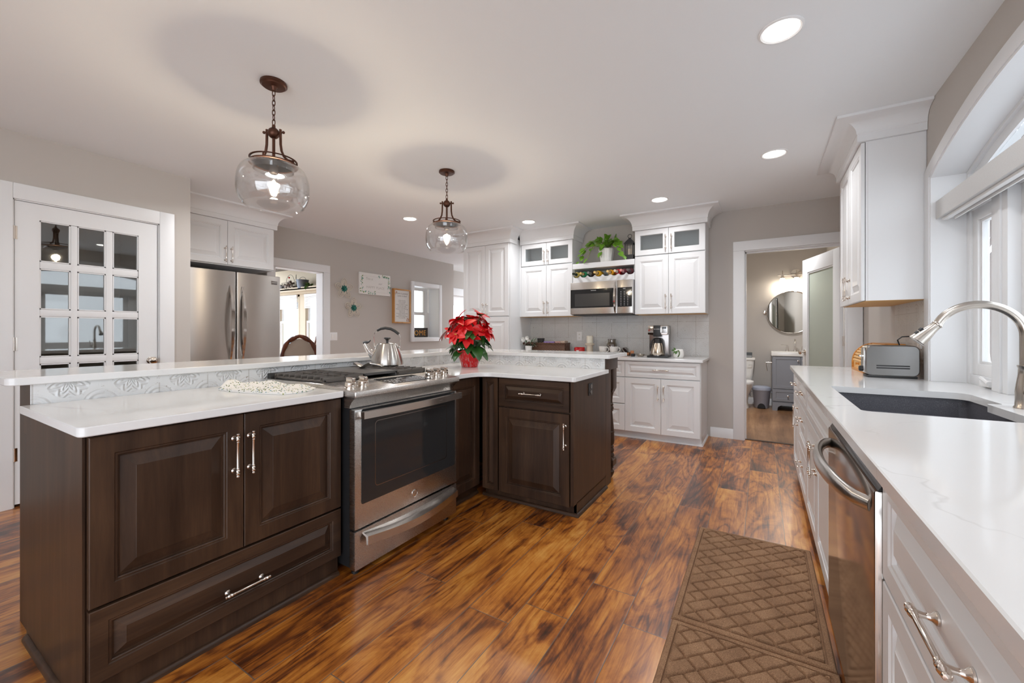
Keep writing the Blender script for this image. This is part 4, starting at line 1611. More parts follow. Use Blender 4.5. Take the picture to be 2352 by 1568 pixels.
plate('outlet', 'white outlet on the grey tile behind the toaster, with the toaster plug in it', 'outlet', (XR - .004, 3.53, 1.145), (0, 0, R(-90)), 'outlet')
plate('outlet', 'white outlet on the far tile backsplash above the basket and red candle', 'outlet', (-2.09, YF - .004, 1.135), (0, 0, 0), 'outlet')
plate('light_switch', 'white double light switch beside the dining room opening', 'switch', (XD, 3.775, 1.128), (0, 0, R(90)), 'switch', .118, .118)
plate('light_switch', 'white light switch near the wall corner, left of the poinsettia', 'switch', (XD, 6.29, 1.115), (0, 0, R(90)), 'switch')

# ---- bamboo bread box
bb = thing('bread_box', 'bamboo roll-front bread box behind the toaster', 'bread box', (.60, 3.70, .905))
M['bamboo'] = wood('bamboo', [lin((168, 104, 42)), lin((204, 140, 66)), lin((226, 170, 96))], 'y', .4, 1.2, .1)
Lb, Db, Hb = .42, .22, .205
side = [(0, 0), (Db, 0), (Db, Hb)] + [(Db * .62 - Db * .62 * math.sin(PI / 2 * k / 10), Hb - (Hb - .06) * (1 - math.cos(PI / 2 * k / 10))) for k in range(11)]
MS = Matrix(((1, 0, 0, 0), (0, 0, 1, 0), (0, 1, 0, 0), (0, 0, 0, 1)))
b = MB()
for y0 in (0, Lb - .016): b.prism(side, y0, y0 + .016, M=MS)
b.build('end_panel', M['bamboo'], bb, smooth=0)
b = MB()
b.box(0, Db, .016, Lb - .016, 0, .018); b.box(Db * .55, Db, .016, Lb - .016, Hb - .014, Hb); b.box(Db - .012, Db, .016, Lb - .016, .018, Hb - .014)
b.build('case', M['bamboo'], bb, smooth=0)
b = MB()
for k in range(9):
    a0 = PI / 2 * (k + .5) / 9.2
    cx, cz = Db * .62 - (Db * .62 - .014) * math.sin(a0), Hb - .014 - (Hb - .074) * (1 - math.cos(a0))
    b.tube([(cx, .017, cz), (cx, Lb - .017, cz)], .010, 8)
b.box(.012, .02, .017, Lb - .017, .018, .07)
b.build('roll_front', wood('pale_bamboo', [lin((206, 150, 84)), lin((228, 180, 114)), lin((238, 200, 142))], 'y', .4, 1.2, .1), bb)
b = MB()
b.lathe([(.009, 0), (.007, -.012), (.011, -.02), (0, -.022)], (.012, Lb / 2, .055), 'x', 12)
b.build('knob', M['bamboo'], bb)

# ================================================================== lights
def downlight(x, y, label, watts=DOWN):
    r = thing('downlight', label, 'ceiling light', (x, y, CEIL), 0, 'round recessed ceiling lights')
    MB().lathe([(.088, 0), (.088, -.004), (.080, -.008), (.072, -.004), (.072, 0)], seg=36).build('trim_ring', M['white'], r)
    MB().lathe([(.072, -.003), (.0, -.004)], seg=36).build('lens', M['lamp'], r)
    l = bpy.data.lights.new('downlight_lamp', 'AREA')
    l.shape = 'DISK'
    l.size = .13
    l.energy = watts
    l.color = (.98, .98, 1)
    l.spread = R(150)
    o = bpy.data.objects.new('downlight_lamp', l)
    COL.objects.link(o)
    o.parent = r
    o.location = (0, 0, -.012)


downlight(.075, 2.214, 'largest round ceiling downlight, near the window')
downlight(.082, 3.72, 'round ceiling downlight beside the crown of the right wall cabinet')
downlight(-.893, 4.40, 'round ceiling downlight in front of the wall cabinet right of the microwave')
downlight(-2.452, 4.455, 'round ceiling downlight in front of the wall cabinet left of the microwave')
downlight(.075, .55, 'round ceiling downlight out of view above the camera side of the window counter')
downlight(-3.6, 2.0, 'round ceiling downlight out of view in front of the pantry door', 9)
downlight(-3.6, 3.6, 'round ceiling downlight out of view between bar and signs')
downlight(-4.7, 7.4, 'added ceiling downlight out of view, brightening the room beyond', 9)  # no fixture known here; added to lift the dark back room
downlight(.1, 6.2, 'added ceiling downlight out of view, brightening the bathroom', 16)  # unseen lamp added to brighten the walls, vanity and toilet
downlight(-7.2, 3.7, 'added ceiling downlight out of view, brightening the dining room', 9)  # fill lamp added out of sight for the dining room


def pendant(x, y, label):
    r = thing('pendant_lamp', label, 'pendant lamp', (x, y, CEIL), R(31), 'clear glass pendant lamps over the island')
    Z = -CEIL
    MB().lathe([(0, 0), (.064, 0), (.066, -.006), (.066, -.014), (.058, -.018), (.056, -.022), (.018, -.024), (.014, -.03), (.010, -.045), (0, -.046)], seg=32).build('canopy', M['bronze'], r)
    b = MB()
    z = 2.502
    k = 0
    zt, zb = 2.502, 2.318
    n = 7
    stp = (zt - zb) / n
    for k in range(n):
        zc = zt - (k + .5) * stp
        h = stp * .66
        pts = []
        for j in range(14):
            a = 2 * PI * j / 14
            u, v = .0075 * math.cos(a), h * math.sin(a)
            pts.append((u, 0, zc + v + Z) if k % 2 == 0 else (0, u, zc + v + Z))
        b.tube(pts, .0024, 6, closed=True)
    b.build('chain', M['bronze'], r)
    b = MB()
    b.sphere((0, 0, 2.272 + Z), .030, 20)
    b.lathe([(.0, .045), (.008, .045), (.009, .034), (.011, .026)], (0, 0, 2.272 + Z), seg=14)
    b.tube([(-.052, 0, 2.276 + Z), (.052, 0, 2.276 + Z)], .0055, 8)
    for s in (-1, 1): b.sphere((s * .053, 0, 2.276 + Z), .008, 10)
    b.build('ball_joint', M['bronze'], r)
    for s in (-1, 1):
        b = MB()
        P = [(s * .037, 0, 2.292), (s * .037, 0, 2.26), (s * .038, 0, 2.21), (s * .043, 0, 2.175), (s * .056, 0, 2.145), (s * .075, 0, 2.126), (s * .10, 0, 2.118), (s * .108, 0, 2.108)]
        b.tube([(p[0], p[1], p[2] + Z) for p in P], .0065, 8, flat=1.2)
        b.sphere((s * .107, 0, 2.122 + Z), .0075, 10)
        b.build('arm', M['bronze'], r)
    b = MB()
    b.tube([(0, 0, 2.25 + Z), (0, 0, 2.09 + Z)], .0075, 10)
    b.tube([(.022, 0, 2.10 + Z), (.022, 0, 2.09 + Z)], .003, 6)
    b.build('rod', M['bronze'], r)
    b = MB()
    b.tube([(.112 * math.cos(2 * PI * j / 40), .112 * math.sin(2 * PI * j / 40), 2.124 + Z) for j in range(40)], .0035, 6, closed=True, flat=1.6)
    b.lathe([(.119, 2.098 + Z), (.119, 2.104 + Z), (.104, 2.106 + Z), (.104, 2.098 + Z)], seg=40)
    b.box(-.104, .104, -.008, .008, 2.098 + Z, 2.104 + Z)
    for a in range(3): b.tube([(.113 * math.cos(a * 2.1 + .6), .113 * math.sin(a * 2.1 + .6), 2.10 + Z), (.113 * math.cos(a * 2.1 + .6), .113 * math.sin(a * 2.1 + .6), 2.124 + Z)], .004, 6)
    b.build('ring_frame', M['bronze'], r)
    MB().lathe([(.0, 2.10 + Z), (.022, 2.10 + Z), (.022, 2.055 + Z), (.018, 2.05 + Z), (0, 2.05 + Z)], seg=20).build('socket', M['dsteel'], r)
    out = [(.098, 2.066), (.101, 2.090), (.115, 2.097), (.135, 2.089), (.153, 2.073), (.166, 2.048), (.173, 2.020), (.176, 1.990), (.176, 1.955), (.171, 1.924), (.160, 1.898), (.147, 1.880)]
    b = MB()
    b.lathe([(rr, z + Z) for rr, z in out], seg=56)
    b.f = [f for f in b.f if len(f) == 4]
    b.m = b.m[:len(b.f)]
    b.lathe([(rr - .0035, z + Z) for rr, z in out], seg=56)
    keep = [(f, m) for f, m in zip(b.f, b.m) if len(f) == 4]
    b.f = [k_[0] for k_ in keep]; b.m = [k_[1] for k_ in keep]
    b.tube([(.1455 * math.cos(2 * PI * j / 56), .1455 * math.sin(2 * PI * j / 56), 1.877 + Z) for j in range(56)], .0028, 6, closed=True)
    b.build('glass_shade', M['pglass'], r)
    bb_ = MB().lathe([(.011, 2.05), (.013, 2.035), (.022, 2.005), (.029, 1.975), (.029, 1.955), (.02, 1.935), (0, 1.928)], (0, 0, Z), seg=20)
    bl = bb_.build('bulb', M['pglass'], r)
    MB().lathe([(0, 2.02), (.008, 2.01), (.012, 1.975), (.012, 1.955), (.006, 1.942), (0, 1.94)], (0, 0, Z), seg=14).build('filament', M['bulb'], bl)
    l = bpy.data.lights.new('pendant_bulb', 'POINT')
    l.energy = 14
    l.color = (1, .82, .58)
    l.shadow_soft_size = .03
    o = bpy.data.objects.new('pendant_bulb', l)
    COL.objects.link(o)
    o.parent = r
    o.location = (0, 0, 1.985 + Z)


pendant(-2.273, 1.255, 'nearer and larger-looking clear glass pendant lamp on a bronze chain')
pendant(-2.273, 2.70, 'farther clear glass pendant lamp on a bronze chain, above the poinsettia')

# ================================================================== on the island
ke = thing('kettle', 'stainless kettle with black arched handle standing on the range grate', 'kettle', (-2.265, 2.045, .957), R(31))
b = MB()
b.lathe([(0, 0), (.105, 0), (.1115, .006), (.1115, .02), (.106, .05), (.094, .09), (.081, .12), (.072, .14), (.068, .148), (.066, .152), (.06, .155), (0, .158)], seg=40)
b.build('body', steel('kettle_steel', (.54, .515, .48), .26, 'z', .85), ke)
b = MB()
b.lathe([(.0, .156), (.009, .156), (.008, .172), (.016, .182), (.024, .188), (.023, .193), (.012, .196), (0, .197)], seg=20)
b.build('lid_knob', M['black'], ke)
b = MB()
b.tube([(-.075, 0, .055), (-.105, 0, .075), (-.13, 0, .105), (-.15, 0, .14), (-.158, 0, .153)], [.034, .028, .021, .016, .015], 14)
b.build('spout', M['chrome'], ke)
b = MB()
b.tube([(-.168, 0, .158), (-.150, 0, .160), (-.130, 0, .164), (-.118, 0, .176)], [.010, .012, .006, .004], 10, flat=1.3)
b.build('spout_lid', M['black'], ke)
for s in (-1, 1):
    b = MB()
    P = [(s * .083, 0, .125), (s * .092, 0, .14), (s * .094, 0, .165), (s * .098, 0, .20), (s * .090, 0, .228), (s * .068, 0, .246)]
    if s > 0: P = [(s * .083, 0, .125), (s * .088, 0, .14), (s * .088, 0, .17), (s * .092, 0, .195), (s * .086, 0, .212), (s * .078, 0, .222)]
    b.tube(P, .0042, 8)
    b.sphere((s * .086, 0, .13), .009, 10)
    b.build('handle_arm', M['chrome'], ke)
b = MB()
b.tube([(-.070, 0, .244), (-.045, 0, .257), (-.012, 0, .262), (.025, 0, .256), (.055, 0, .241), (.082, 0, .219)], [.008, .0095, .010, .0105, .011, .010], 12, flat=1.2)
b.build('handle_grip', M['black'], ke)

so = thing('spoon_rest', 'stainless ladle-shaped spoon rest on the centre griddle of the range', 'spoon rest', (-2.16, 1.80, .958), R(31))
b = MB()
n = 22
top, bot = [], []
for k in range(n + 1):
    u = k / n
    x = -.10 + .19 * u
    ww = .040 * math.sqrt(max(.0, 1 - ((u - .30) / .31) ** 2)) if u < .52 else 0
    ww = max(ww, .016 + .006 * u if u > .45 else .004)
    z = .030 - .026 * math.exp(-((u - .30) / .16) ** 2) + (.006 * math.sin((u - .5) * PI * 2) if u > .5 else 0) - (.016 * (u - .55) / .45 if u > .55 else 0)
    row = []
    for j in range(9):
        v = j / 8 * 2 - 1
        dz = (1 - v * v) * (.0 if u > .6 else .006)
        row.append((x, v * ww, max(.002, z + .010 * v * v * (1 if u < .55 else 0) - dz)))
    top.append(row)
vs = [p for r_ in top for p in r_] + [(p[0], p[1], p[2] - .0018) for r_ in top for p in r_]
N = len(top) * 9
fs = []
for i in range(n):
    for j in range(8):
        a = i * 9 + j
        fs.append((a, a + 1, a + 10, a + 9)); fs.append((N + a, N + a + 9, N + a + 10, N + a + 1))
for i in range(n):
    for j in (0, 8):
        a = i * 9 + j
        fs.append((a, a + 9, N + a + 9, N + a))
for i in (0, n):
    for j in range(8):
        a = i * 9 + j
        fs.append((a, N + a, N + a + 1, a + 1))
b.add(vs, fs)
b.build('bowl', M['steel_x'], so, smooth=60)

t = NT('leaf_print_cloth')
v = t.obj()
vo = t.node('ShaderNodeTexVoronoi')
t.link(t.mapping(v, (15, 26, 20), (0, 0, .6)), vo.inputs['Vector'])
leaf = t.math('LESS_THAN', vo.outputs['Distance'], .36)
hue = t.ramp(vo.outputs['Color'], [(.2, lin((92, 110, 60))), (.42, lin((140, 150, 84))), (.6, lin((110, 150, 158))), (.8, lin((60, 66, 50)))], 'CONSTANT')
msk = t.math('MULTIPLY', leaf, t.math('GREATER_THAN', t.noise(v, 14, 2), .42))
quilt = t.math('SINE', t.math('MULTIPLY', t.node('ShaderNodeSeparateXYZ').outputs[0], 1.0))
t.set(Base_Color=t.mix(msk, (.78, .77, .74), hue), Roughness=.9)
t.bump(t.noise(v, 40, 3), .6, .006)
ph = thing('pot_holder', 'crumpled leaf-print pot holder lying on the worktop left of the range', 'pot holder', (-2.10, 1.13, .905), R(0))
b = MB()
q = random.Random(5)
nx, ny = 30, 18
g, g2 = [], []
for i in range(nx + 1):
    for j in range(ny + 1):
        u, v_ = i / nx * 2 - 1, j / ny * 2 - 1
        x = u * .25 * math.sqrt(max(0, 1 - .30 * v_ * v_)) - .03 * v_
        y = v_ * .125 * math.sqrt(max(0, 1 - .35 * u * u)) + .04 * u
        ed = max(abs(u), abs(v_))
        z = .013 * (1 - ed ** 6) + .004 * math.sin(u * 9 + v_ * 4) * (1 - ed ** 4) + .005 * math.sin(v_ * 13 - u * 3) * (1 - ed ** 4) + .006
        z += .035 * math.exp(-((u + .92) / .16) ** 2 - ((v_ + .3) / .5) ** 2) + .018 * math.exp(-((u + .35) / .22) ** 2 - ((v_ - .7) / .3) ** 2)
        g.append((x, y, z)); g2.append((x, y, max(.0006, z - .012)))
vs = g + g2
N = len(g)
fs = []
w1 = ny + 1
for i in range(nx):
    for j in range(ny):
        a = i * w1 + j
        fs.append((a, a + w1, a + w1 + 1, a + 1)); fs.append((N + a, N + a + 1, N + a + w1 + 1, N + a + w1))
for i in range(nx):
    for j in (0, ny):
        a = i * w1 + j
        fs.append((a, a + w1, N + a + w1, N + a))
for j in range(ny):
    for i in (0, nx):
        a = i * w1 + j
        fs.append((a, a + 1, N + a + 1, N + a))
b.add(vs, fs)
b.build('cloth', t.mat, ph, smooth=70)


# ---- leaves
def leaf_mesh(b, base, d, up, L, Wd, droop=.3, fold=.25, mi=0, lobes=0.0, n=7, curl=0.0):
    """one pointed leaf from base along d"""
    d = Vector(d).normalized()
    up = Vector(up)
    side = d.cross(up)
    side = side.normalized() if side.length > 1e-4 else d.orthogonal().normalized()
    nor = side.cross(d).normalized()
    p = Vector(base)
    dirn = d.copy()
    rows = []
    for k in range(n + 1):
        u = k / n
        ww = Wd * (math.sin(PI * min(1, u ** .75 * .96 + .03)) ** .85) * (1 + lobes * math.sin(u * PI * 5) * (.5 if u < .8 else 0))
        if k == n: ww = .0005
        c = p.copy()
        rows.append([c - side * ww + nor * (ww * fold), c - side * ww * .5 + nor * (ww * fold * .35), c, c + side * ww * .5 + nor * (ww * fold * .35), c + side * ww + nor * (ww * fold)])
        dirn = (dirn - Vector((0, 0, 1)) * (droop / n * (1 + curl * u))).normalized()
        nor = side.cross(dirn).normalized()
        p = p + dirn * (L / n)
    vs = [q_ for r_ in rows for q_ in r_]
    fs = []
    for k in range(n):
        for j in range(4):
            a = k * 5 + j
            fs.append((a, a + 1, a + 6, a + 5))
    b.add(vs, fs, mi)


def leafmat(name, c0, c1, rough=.45, trans=.25):
    t = NT(name)
    n = t.noise(t.obj(), 16, 3)
    t.set(Base_Color=t.mix(n, c0, c1), Roughness=rough)
    t.b.inputs['Transmission Weight'].default_value = 0
    t.b.inputs['Subsurface Weight'].default_value = 0
    return t.mat


M['bract'] = leafmat('red_bract', lin((176, 4, 14)), lin((232, 16, 26)))
M['bract_p'] = leafmat('faded_bract', lin((196, 96, 92)), lin((150, 40, 44)))
M['pleaf'] = leafmat('poinsettia_leaf', lin((22, 58, 26)), lin((56, 104, 40)), .4)
M['pothos'] = leafmat('pothos_leaf', lin((56, 116, 26)), lin((140, 186, 62)), .35)
po = thing('poinsettia', 'red poinsettia in a red foil pot on the corner of the island worktop', 'potted plant', (-2.055, 2.73, .905), R(31))
t = NT('red_foil')
v = t.obj()
st_ = t.noise(t.mapping(v, (30, 30, 8)), 1.6, 5, .7, 1.5)
t.set(Base_Color=t.ramp(st_, [(.46, (.60, .008, .012)), (.56, (.66, .02, .02)), (.62, (.50, .34, .34))]), Metallic=.25, Roughness=.28)
t.bump(t.noise(t.mapping(v, (40, 40, 6)), 1.0, 4), .5, .006)
b = MB()
rs = []
for z, r_ in ((0, .060), (.002, .066), (.03, .072), (.07, .084), (.11, .098), (.135, .112), (.137, .104), (.10, .088), (.095, .0)):
    ring = []
    for j in range(60):
        a = 2 * PI * j / 60
        w_ = 1 + (.035 * math.sin(a * 13 + z * 20) + .02 * math.sin(a * 7)) * min(1, z / .06)
        ring.append((r_ * w_ * math.cos(a), r_ * w_ * math.sin(a), z + (.006 * math.sin(a * 9) if z > .12 else 0)))
    rs.append(ring)
b.rings(rs)
b.build('foil_pot', t.mat, po)
MB().lathe([(.0, .098), (.085, .098), (.085, .106), (0, .108)], seg=24).build('soil', M['soil'], po)
b = MB()
g = MB()
c = MB()
q = random.Random(11)
tops = [(.0, .0, .39), (.085, -.02, .42), (-.095, -.03, .39), (.02, .09, .38), (-.04, -.10, .33), (.13, .05, .35), (-.12, .07, .34), (.12, -.09, .29), (-.17, -.02, .30), (.0, -.13, .25), (.15, -.01, .30), (-.10, -.12, .26)]
for (x, y, z) in tops:
    g.tube([(x * .15, y * .15, .09), (x * .6, y * .6, z * .6), (x, y, z)], [.005, .004, .0035], 6, mi=1)
    hv = Vector((x, y, .12)).normalized()
    nb = 7
    for k in range(nb):
        a = 2 * PI * (k + q.random() * .6) / nb
        u = hv.orthogonal().normalized()
        w_ = hv.cross(u)
        d = u * math.cos(a) + w_ * math.sin(a) + hv * q.uniform(-.15, .45)
        L = q.uniform(.085, .13)
        pal = 1 if (x < -.12 and q.random() < .4) else 0
        leaf_mesh(b, (x, y, z), d, hv, L, L * q.uniform(.27, .34), q.uniform(.3, 1.1), .25, pal, .12)
    for k in range(4):
        a = 2 * PI * q.random()
        d = Vector((math.cos(a), math.sin(a), .5))
        leaf_mesh(b, (x, y, z + .006), d, hv, .045, .012, .4, .2, 0)
        c.sphere((x + q.uniform(-.008, .008), y + q.uniform(-.008, .008), z + .008), .004, 8)
for k in range(44):
    a = 2 * PI * k / 34 * 3 + q.random()
    z = q.uniform(.13, .31)
    rr_0 = q.uniform(.03, .08)
    d = Vector((math.cos(a), math.sin(a), q.uniform(-.2, .35)))
    L = q.uniform(.12, .17)
    leaf_mesh(g, (rr_0 * math.cos(a), rr_0 * math.sin(a), z), d, (0, 0, 1), L, L * q.uniform(.27, .34), q.uniform(.8, 2.0), .22, 0, .14)
for k in range(3):
    leaf_mesh(g, (tops[k][0] + .01, tops[k][1] - .02, tops[k][2] - .005), (-.5 + k * .6, -.6, .35), (0, 0, 1), .085, .028, .7, .25, 0, .1)
b.build('bracts', [M['bract'], M['bract_p']], po, smooth=80)
g.build('leaves', [M['pleaf'], M['pleaf']], po, smooth=80)
c_ = c.build('flower_buds', pm('yellow_buds', (.55, .45, .05), .5), po)
c_['kind'] = 'stuff'

# ================================================================== floor mats
t = NT('brown_mat')
v = t.obj()
n1 = t.noise(v, 340, 3, .7)
n2 = t.noise(v, 7, 3)
f = t.math('ADD', t.math('MULTIPLY', n1, .7), t.math('MULTIPLY', n2, .3))
t.set(Base_Color=t.ramp(f, [(.3, lin((88, 62, 42))), (.52, lin((140, 106, 78))), (.72, lin((184, 150, 116)))]), Roughness=.95)
t.bump(n1, .3, .0015)
M['mat'] = t.mat


def floor_mat(x0, x1, y0, y1):
    b = MB()
    W_, L_ = x1 - x0, y1 - y0
    nx, ny = 190, int(190 * L_ / W_)
    s = .058
    vs = []
    for i in range(nx + 1):
        for j in range(ny + 1):
            x, y = W_ * i / nx, L_ * j / ny
            ed = min(x, y, W_ - x, L_ - y)
            u, v_ = (x + y) / 1.41421 / s, (x - y) / 1.41421 / s
            iu, iv = math.floor(u), math.floor(v_)
            fu, fv = u - iu, v_ - iv
            # twill-like weave: bands two cells long
            k = (iu + 2 * iv) % 4
            if k in (0, 1): dd = min(min(fv, 1 - fv), (fu + k), 2 - (fu + k))
            else:
                kk = (iv * 2 + iu) % 4 - 2
                dd = min(min(fu, 1 - fu), min(fv, 1 - fv) * (1 if True else 0) + .02)
            g_ = min(1, dd * s / .0075)
            h = g_ * g_ * (3 - 2 * g_) * (.86 + .14 * math.sin(PI * fu) * math.sin(PI * fv))
            z = .001 + .0135 * h
            if ed < .034:
                z = .010 if ed > .006 else .002 + .008 * ed / .006
                if .025 < ed < .034: z = .002
            vs.append((x, y, z))
    fs = []
    w1 = ny + 1
    for i in range(nx):
        for j in range(ny):
            a = i * w1 + j
            fs.append((a, a + w1, a + w1 + 1, a + 1))
    b.add(vs, fs)
    n0 = len(b.v)
    rim = [i * w1 for i in range(nx + 1)] + [nx * w1 + j for j in range(1, ny + 1)] + [i * w1 + ny for i in range(nx - 1, -1, -1)] + [j for j in range(ny - 1, 0, -1)]
    low = [(vs[i][0], vs[i][1], .0003) for i in rim]
    b.add(low, [])
    for k in range(len(rim)):
        b.f.append([rim[k], rim[(k + 1) % len(rim)], n0 + (k + 1) % len(rim), n0 + k]); b.m.append(0)
    b.f.append([n0 + k for k in range(len(rim))]); b.m.append(0)
    return b.build('floor_mat', M['mat'], None, (x0, y0, 0), smooth=60)


fm = floor_mat(-.322, .228, 1.812, 2.745)
tag(fm, 'brown woven-pattern floor mat farther from the camera, in front of the sink cabinet', 'floor mat', 'brown floor mats')
fm2 = dup(fm, (-.316, .872, 0), None, 'brown woven-pattern floor mat nearest the camera, in front of the dishwasher')

# ================================================================== far counter
ct = .905


def lathe_thing(name, label, cat, loc, prof, mat, seg=28, group=None):
    r = MB().lathe(prof, seg=seg).build(name, mat, None, loc)
    return tag(r, label, cat, group)


bk = thing('wicker_basket', 'long dark wicker basket on the far counter, filled with small boxes', 'basket', (-2.80, 5.0, ct))
t = NT('dark_wicker')
v = t.obj()
sp = t.node('ShaderNodeSeparateXYZ')
t.link(v, sp.inputs[0])
wv = t.math('MULTIPLY', t.math('SINE', t.math('MULTIPLY', t.math('ADD', sp.outputs[0], sp.outputs[1]), 150)), t.math('SINE', t.math('MULTIPLY', sp.outputs[2], 330)))
t.set(Base_Color=t.ramp(t.math('ADD', t.math('MULTIPLY', wv, .35), .5), [(.2, lin((34, 20, 15))), (.5, lin((86, 54, 38))), (.85, lin((152, 108, 78)))]), Roughness=.5)
t.bump(wv, .8, .006)
b = MB()
Wb, Db, Hb = .60, .15, .135
for q_ in ((0, Wb, 0, .012), (0, Wb, Db - .012, Db), (0, .012, 0, Db), (Wb - .012, Wb, 0, Db)): b.box(q_[0], q_[1], q_[2], q_[3], 0, Hb, .004)
b.box(.01, Wb - .01, .01, Db - .01, 0, .01)
b.tube([(0, 0, Hb), (Wb, 0, Hb), (Wb, Db, Hb), (0, Db, Hb)], .009, 8, closed=True)
b.build('woven_body', t.mat, bk)


def boxed(name, label, cat, x0, x1, y0, y1, z0, z1, col, rz=0, group=None, col2=None):
    m = pm(name + '_card', col, .5)
    b = MB().box(-(x1 - x0) / 2, (x1 - x0) / 2, -(y1 - y0) / 2, (y1 - y0) / 2, 0, z1 - z0, .002)
    if col2: b.box(-(x1 - x0) / 2 + .004, (x1 - x0) / 2 - .004, -(y1 - y0) / 2 - .0006, -(y1 - y0) / 2, .004, (z1 - z0) * .45, mi=1)
    o = b.build(name, [m] + ([pm(name + '_print', col2, .5)] if col2 else []), None, ((x0 + x1) / 2, (y0 + y1) / 2, z0), (0, 0, rz))
    return tag(o, label, cat, group)


boxed('snack_box', 'lilac box lying in the dark wicker basket', 'box', -2.53, -2.375, 5.02, 5.13, ct + .011, ct + .158, lin((152, 128, 196)), .02, None, lin((120, 92, 180)))
boxed('snack_box', 'red-and-white packet at the right end of the wicker basket', 'box', -2.365, -2.29, 5.02, 5.12, ct + .011, ct + .163, lin((190, 150, 146)), .05, None, lin((206, 212, 214)))
boxed('snack_box', 'white packet with dark stripe at the right end of the wicker basket', 'box', -2.285, -2.22, 5.025, 5.125, ct + .011, ct + .168, lin((196, 176, 160)), -.04, None, lin((230, 232, 232)))
cj = thing('candle_holder', 'dark smoked glass candle holder in the wicker basket', 'candle holder', (-2.60, 5.075, ct + .011))
MB().lathe([(0, .07), (.045, .07), (.05, .10), (.047, .15), (.053, .19), (.049, .19), (.043, .15), (.044, .12), (0, .12)], seg=20).build('glass', pm('smoked_glass', (.05, .048, .045), .15), cj)
MB().lathe([(.0, .0), (.045, .0), (.045, .07), (0, .07)], seg=16).build('base', pm('brown_cork', (.20, .14, .10), .7), cj)

fl = thing('flower_arrangement', 'white flower and pine arrangement at the left end of the wicker basket', 'flowers', (-2.725, 4.955, ct))
b = MB()
q = random.Random(21)
MB().lathe([(0, 0), (.034, 0), (.045, .05), (.05, .10), (.042, .10), (.0, .09)], seg=18).build('vase', M['china'], fl)
for k in range(90):
    a = q.uniform(0, 2 * PI)
    e_ = q.uniform(-.4, 1.0)
    d = Vector((math.cos(a), math.sin(a) * .7, e_))
    p = Vector((q.uniform(-.05, .09), q.uniform(-.03, .03), q.uniform(.10, .17)))
    leaf_mesh(b, p, d, (0, 0, 1), q.uniform(.04, .09), .007, .3, .2, q.choice((0, 0, 1)), n=4)
b.build('greenery', [leafmat('pine_green', lin((40, 74, 44)), lin((92, 122, 82))), leafmat('frosted_green', lin((150, 166, 150)), lin((206, 214, 204)))], fl, smooth=80)
b = MB()
for (x, z, s_) in ((-.06, .185, 1), (.0, .205, .9), (.03, .165, .8)):
    for k in range(9):
        a = 2 * PI * k / 9
        leaf_mesh(b, (x, -.03, z), (math.cos(a), -.55, math.sin(a)), (0, -1, 0), .042 * s_, .015, .1, .4, 0, n=5)
b.build('white_petals', M['china'], fl, smooth=80)
b = MB()
for (x, z, r_) in ((-.045, .13, .022), (.035, .14, .022), (.085, .135, .022)):
    for lv in range(4):
        for k in range(8):
            a = 2 * PI * (k + lv * .5) / 8
            rr_2 = r_ * (1 - lv * .22)
            leaf_mesh(b, (x, -.045 - lv * .008, z), (math.cos(a), -.5 - lv * .3, math.sin(a)), (0, -1, 0), rr_2, .008, 0, .3, 0, n=3)
b.build('pine_cones', pm('pine_cone_brown', (.16, .085, .055), .7, var=.5), fl, smooth=60)

rc_ = thing('jar_candle', 'red glass jar candle on the far counter below the outlet', 'candle', (-2.035, 5.08, ct))
MB().lathe([(0, 0), (.066, 0), (.069, .004), (.069, .085), (.065, .088), (.063, .082), (.063, .012), (0, .012)], seg=28).build('glass', pm('red_glass', (.50, .008, .010), .08, Coat_Weight=.6), rc_)
MB().lathe([(0, .012), (.062, .012), (.062, .06), (0, .062)], seg=20).build('wax', pm('red_wax', (.42, .01, .01), .5), rc_)
b = MB()
b.box(-.017, .017, -.0705, -.069, .022, .05)
b.build('label', pm('paper_label', (.62, .60, .58), .6), rc_)

ch = thing('candlestick', 'whitewashed turned wooden candlestick on the far counter', 'candlestick', (-1.895, 5.08, ct))
M['wash'] = pm('whitewashed_wood', (.62, .53, .42), .6, var=.25)
MB().lathe([(0, 0), (.056, 0), (.056, .012), (.045, .022), (.036, .03), (.042, .04), (.040, .07), (.036, .10), (.044, .115), (.058, .122), (.062, .132), (.050, .142), (0, .142)], seg=26).build('turned_base', M['wash'], ch)
cd = thing('pillar_candle', 'ivory pillar candle standing on the whitewashed candlestick', 'candle', (-1.895, 5.08, ct + .142))
MB().lathe([(0, 0), (.040, 0), (.041, .004), (.041, .094), (.038, .097), (.02, .094), (0, .093)], seg=24).build('wax', pm('ivory_wax', (.78, .72, .60), .5, var=.06), cd)
MB().tube([(0, 0, .092), (.001, 0, .104)], .0012, 6).build('wick', M['black'], cd)

tr = thing('wooden_tray', 'low brown wooden tray carrying mugs and jar on the far counter', 'tray', (-1.58, 5.09, ct))
M['tray'] = wood('tray_wood', [lin((98, 56, 30)), lin((142, 88, 50)), lin((176, 118, 72))], 'x', .5)
b = MB()
b.box(-.215, .215, -.085, .085, 0, .012, .002)
for q_ in ((-.215, .215, -.085, -.075), (-.215, .215, .075, .085), (-.215, -.205, -.085, .085), (.205, .215, -.085, .085)): b.box(q_[0], q_[1], q_[2], q_[3], 0, .035, .002)
b.build('tray_body', M['tray'], tr)


def mug(name, label, loc, rz, mat, extra=None, rot=None):
    r = thing(name, label, 'mug', loc, rz)
    MB().lathe([(0, .0), (.038, 0), (.042, .006), (.052, .05), (.055, .088), (.057, .094), (.053, .094), (.050, .06), (.038, .012), (0, .010)], seg=28).build('cup', mat, r)
    b = MB()
    b.tube([(.048, 0, .076), (.072, 0, .080), (.083, 0, .058), (.075, 0, .034), (.047, 0, .026)], .0065, 8)
    b.build('handle', mat, r)
    return r


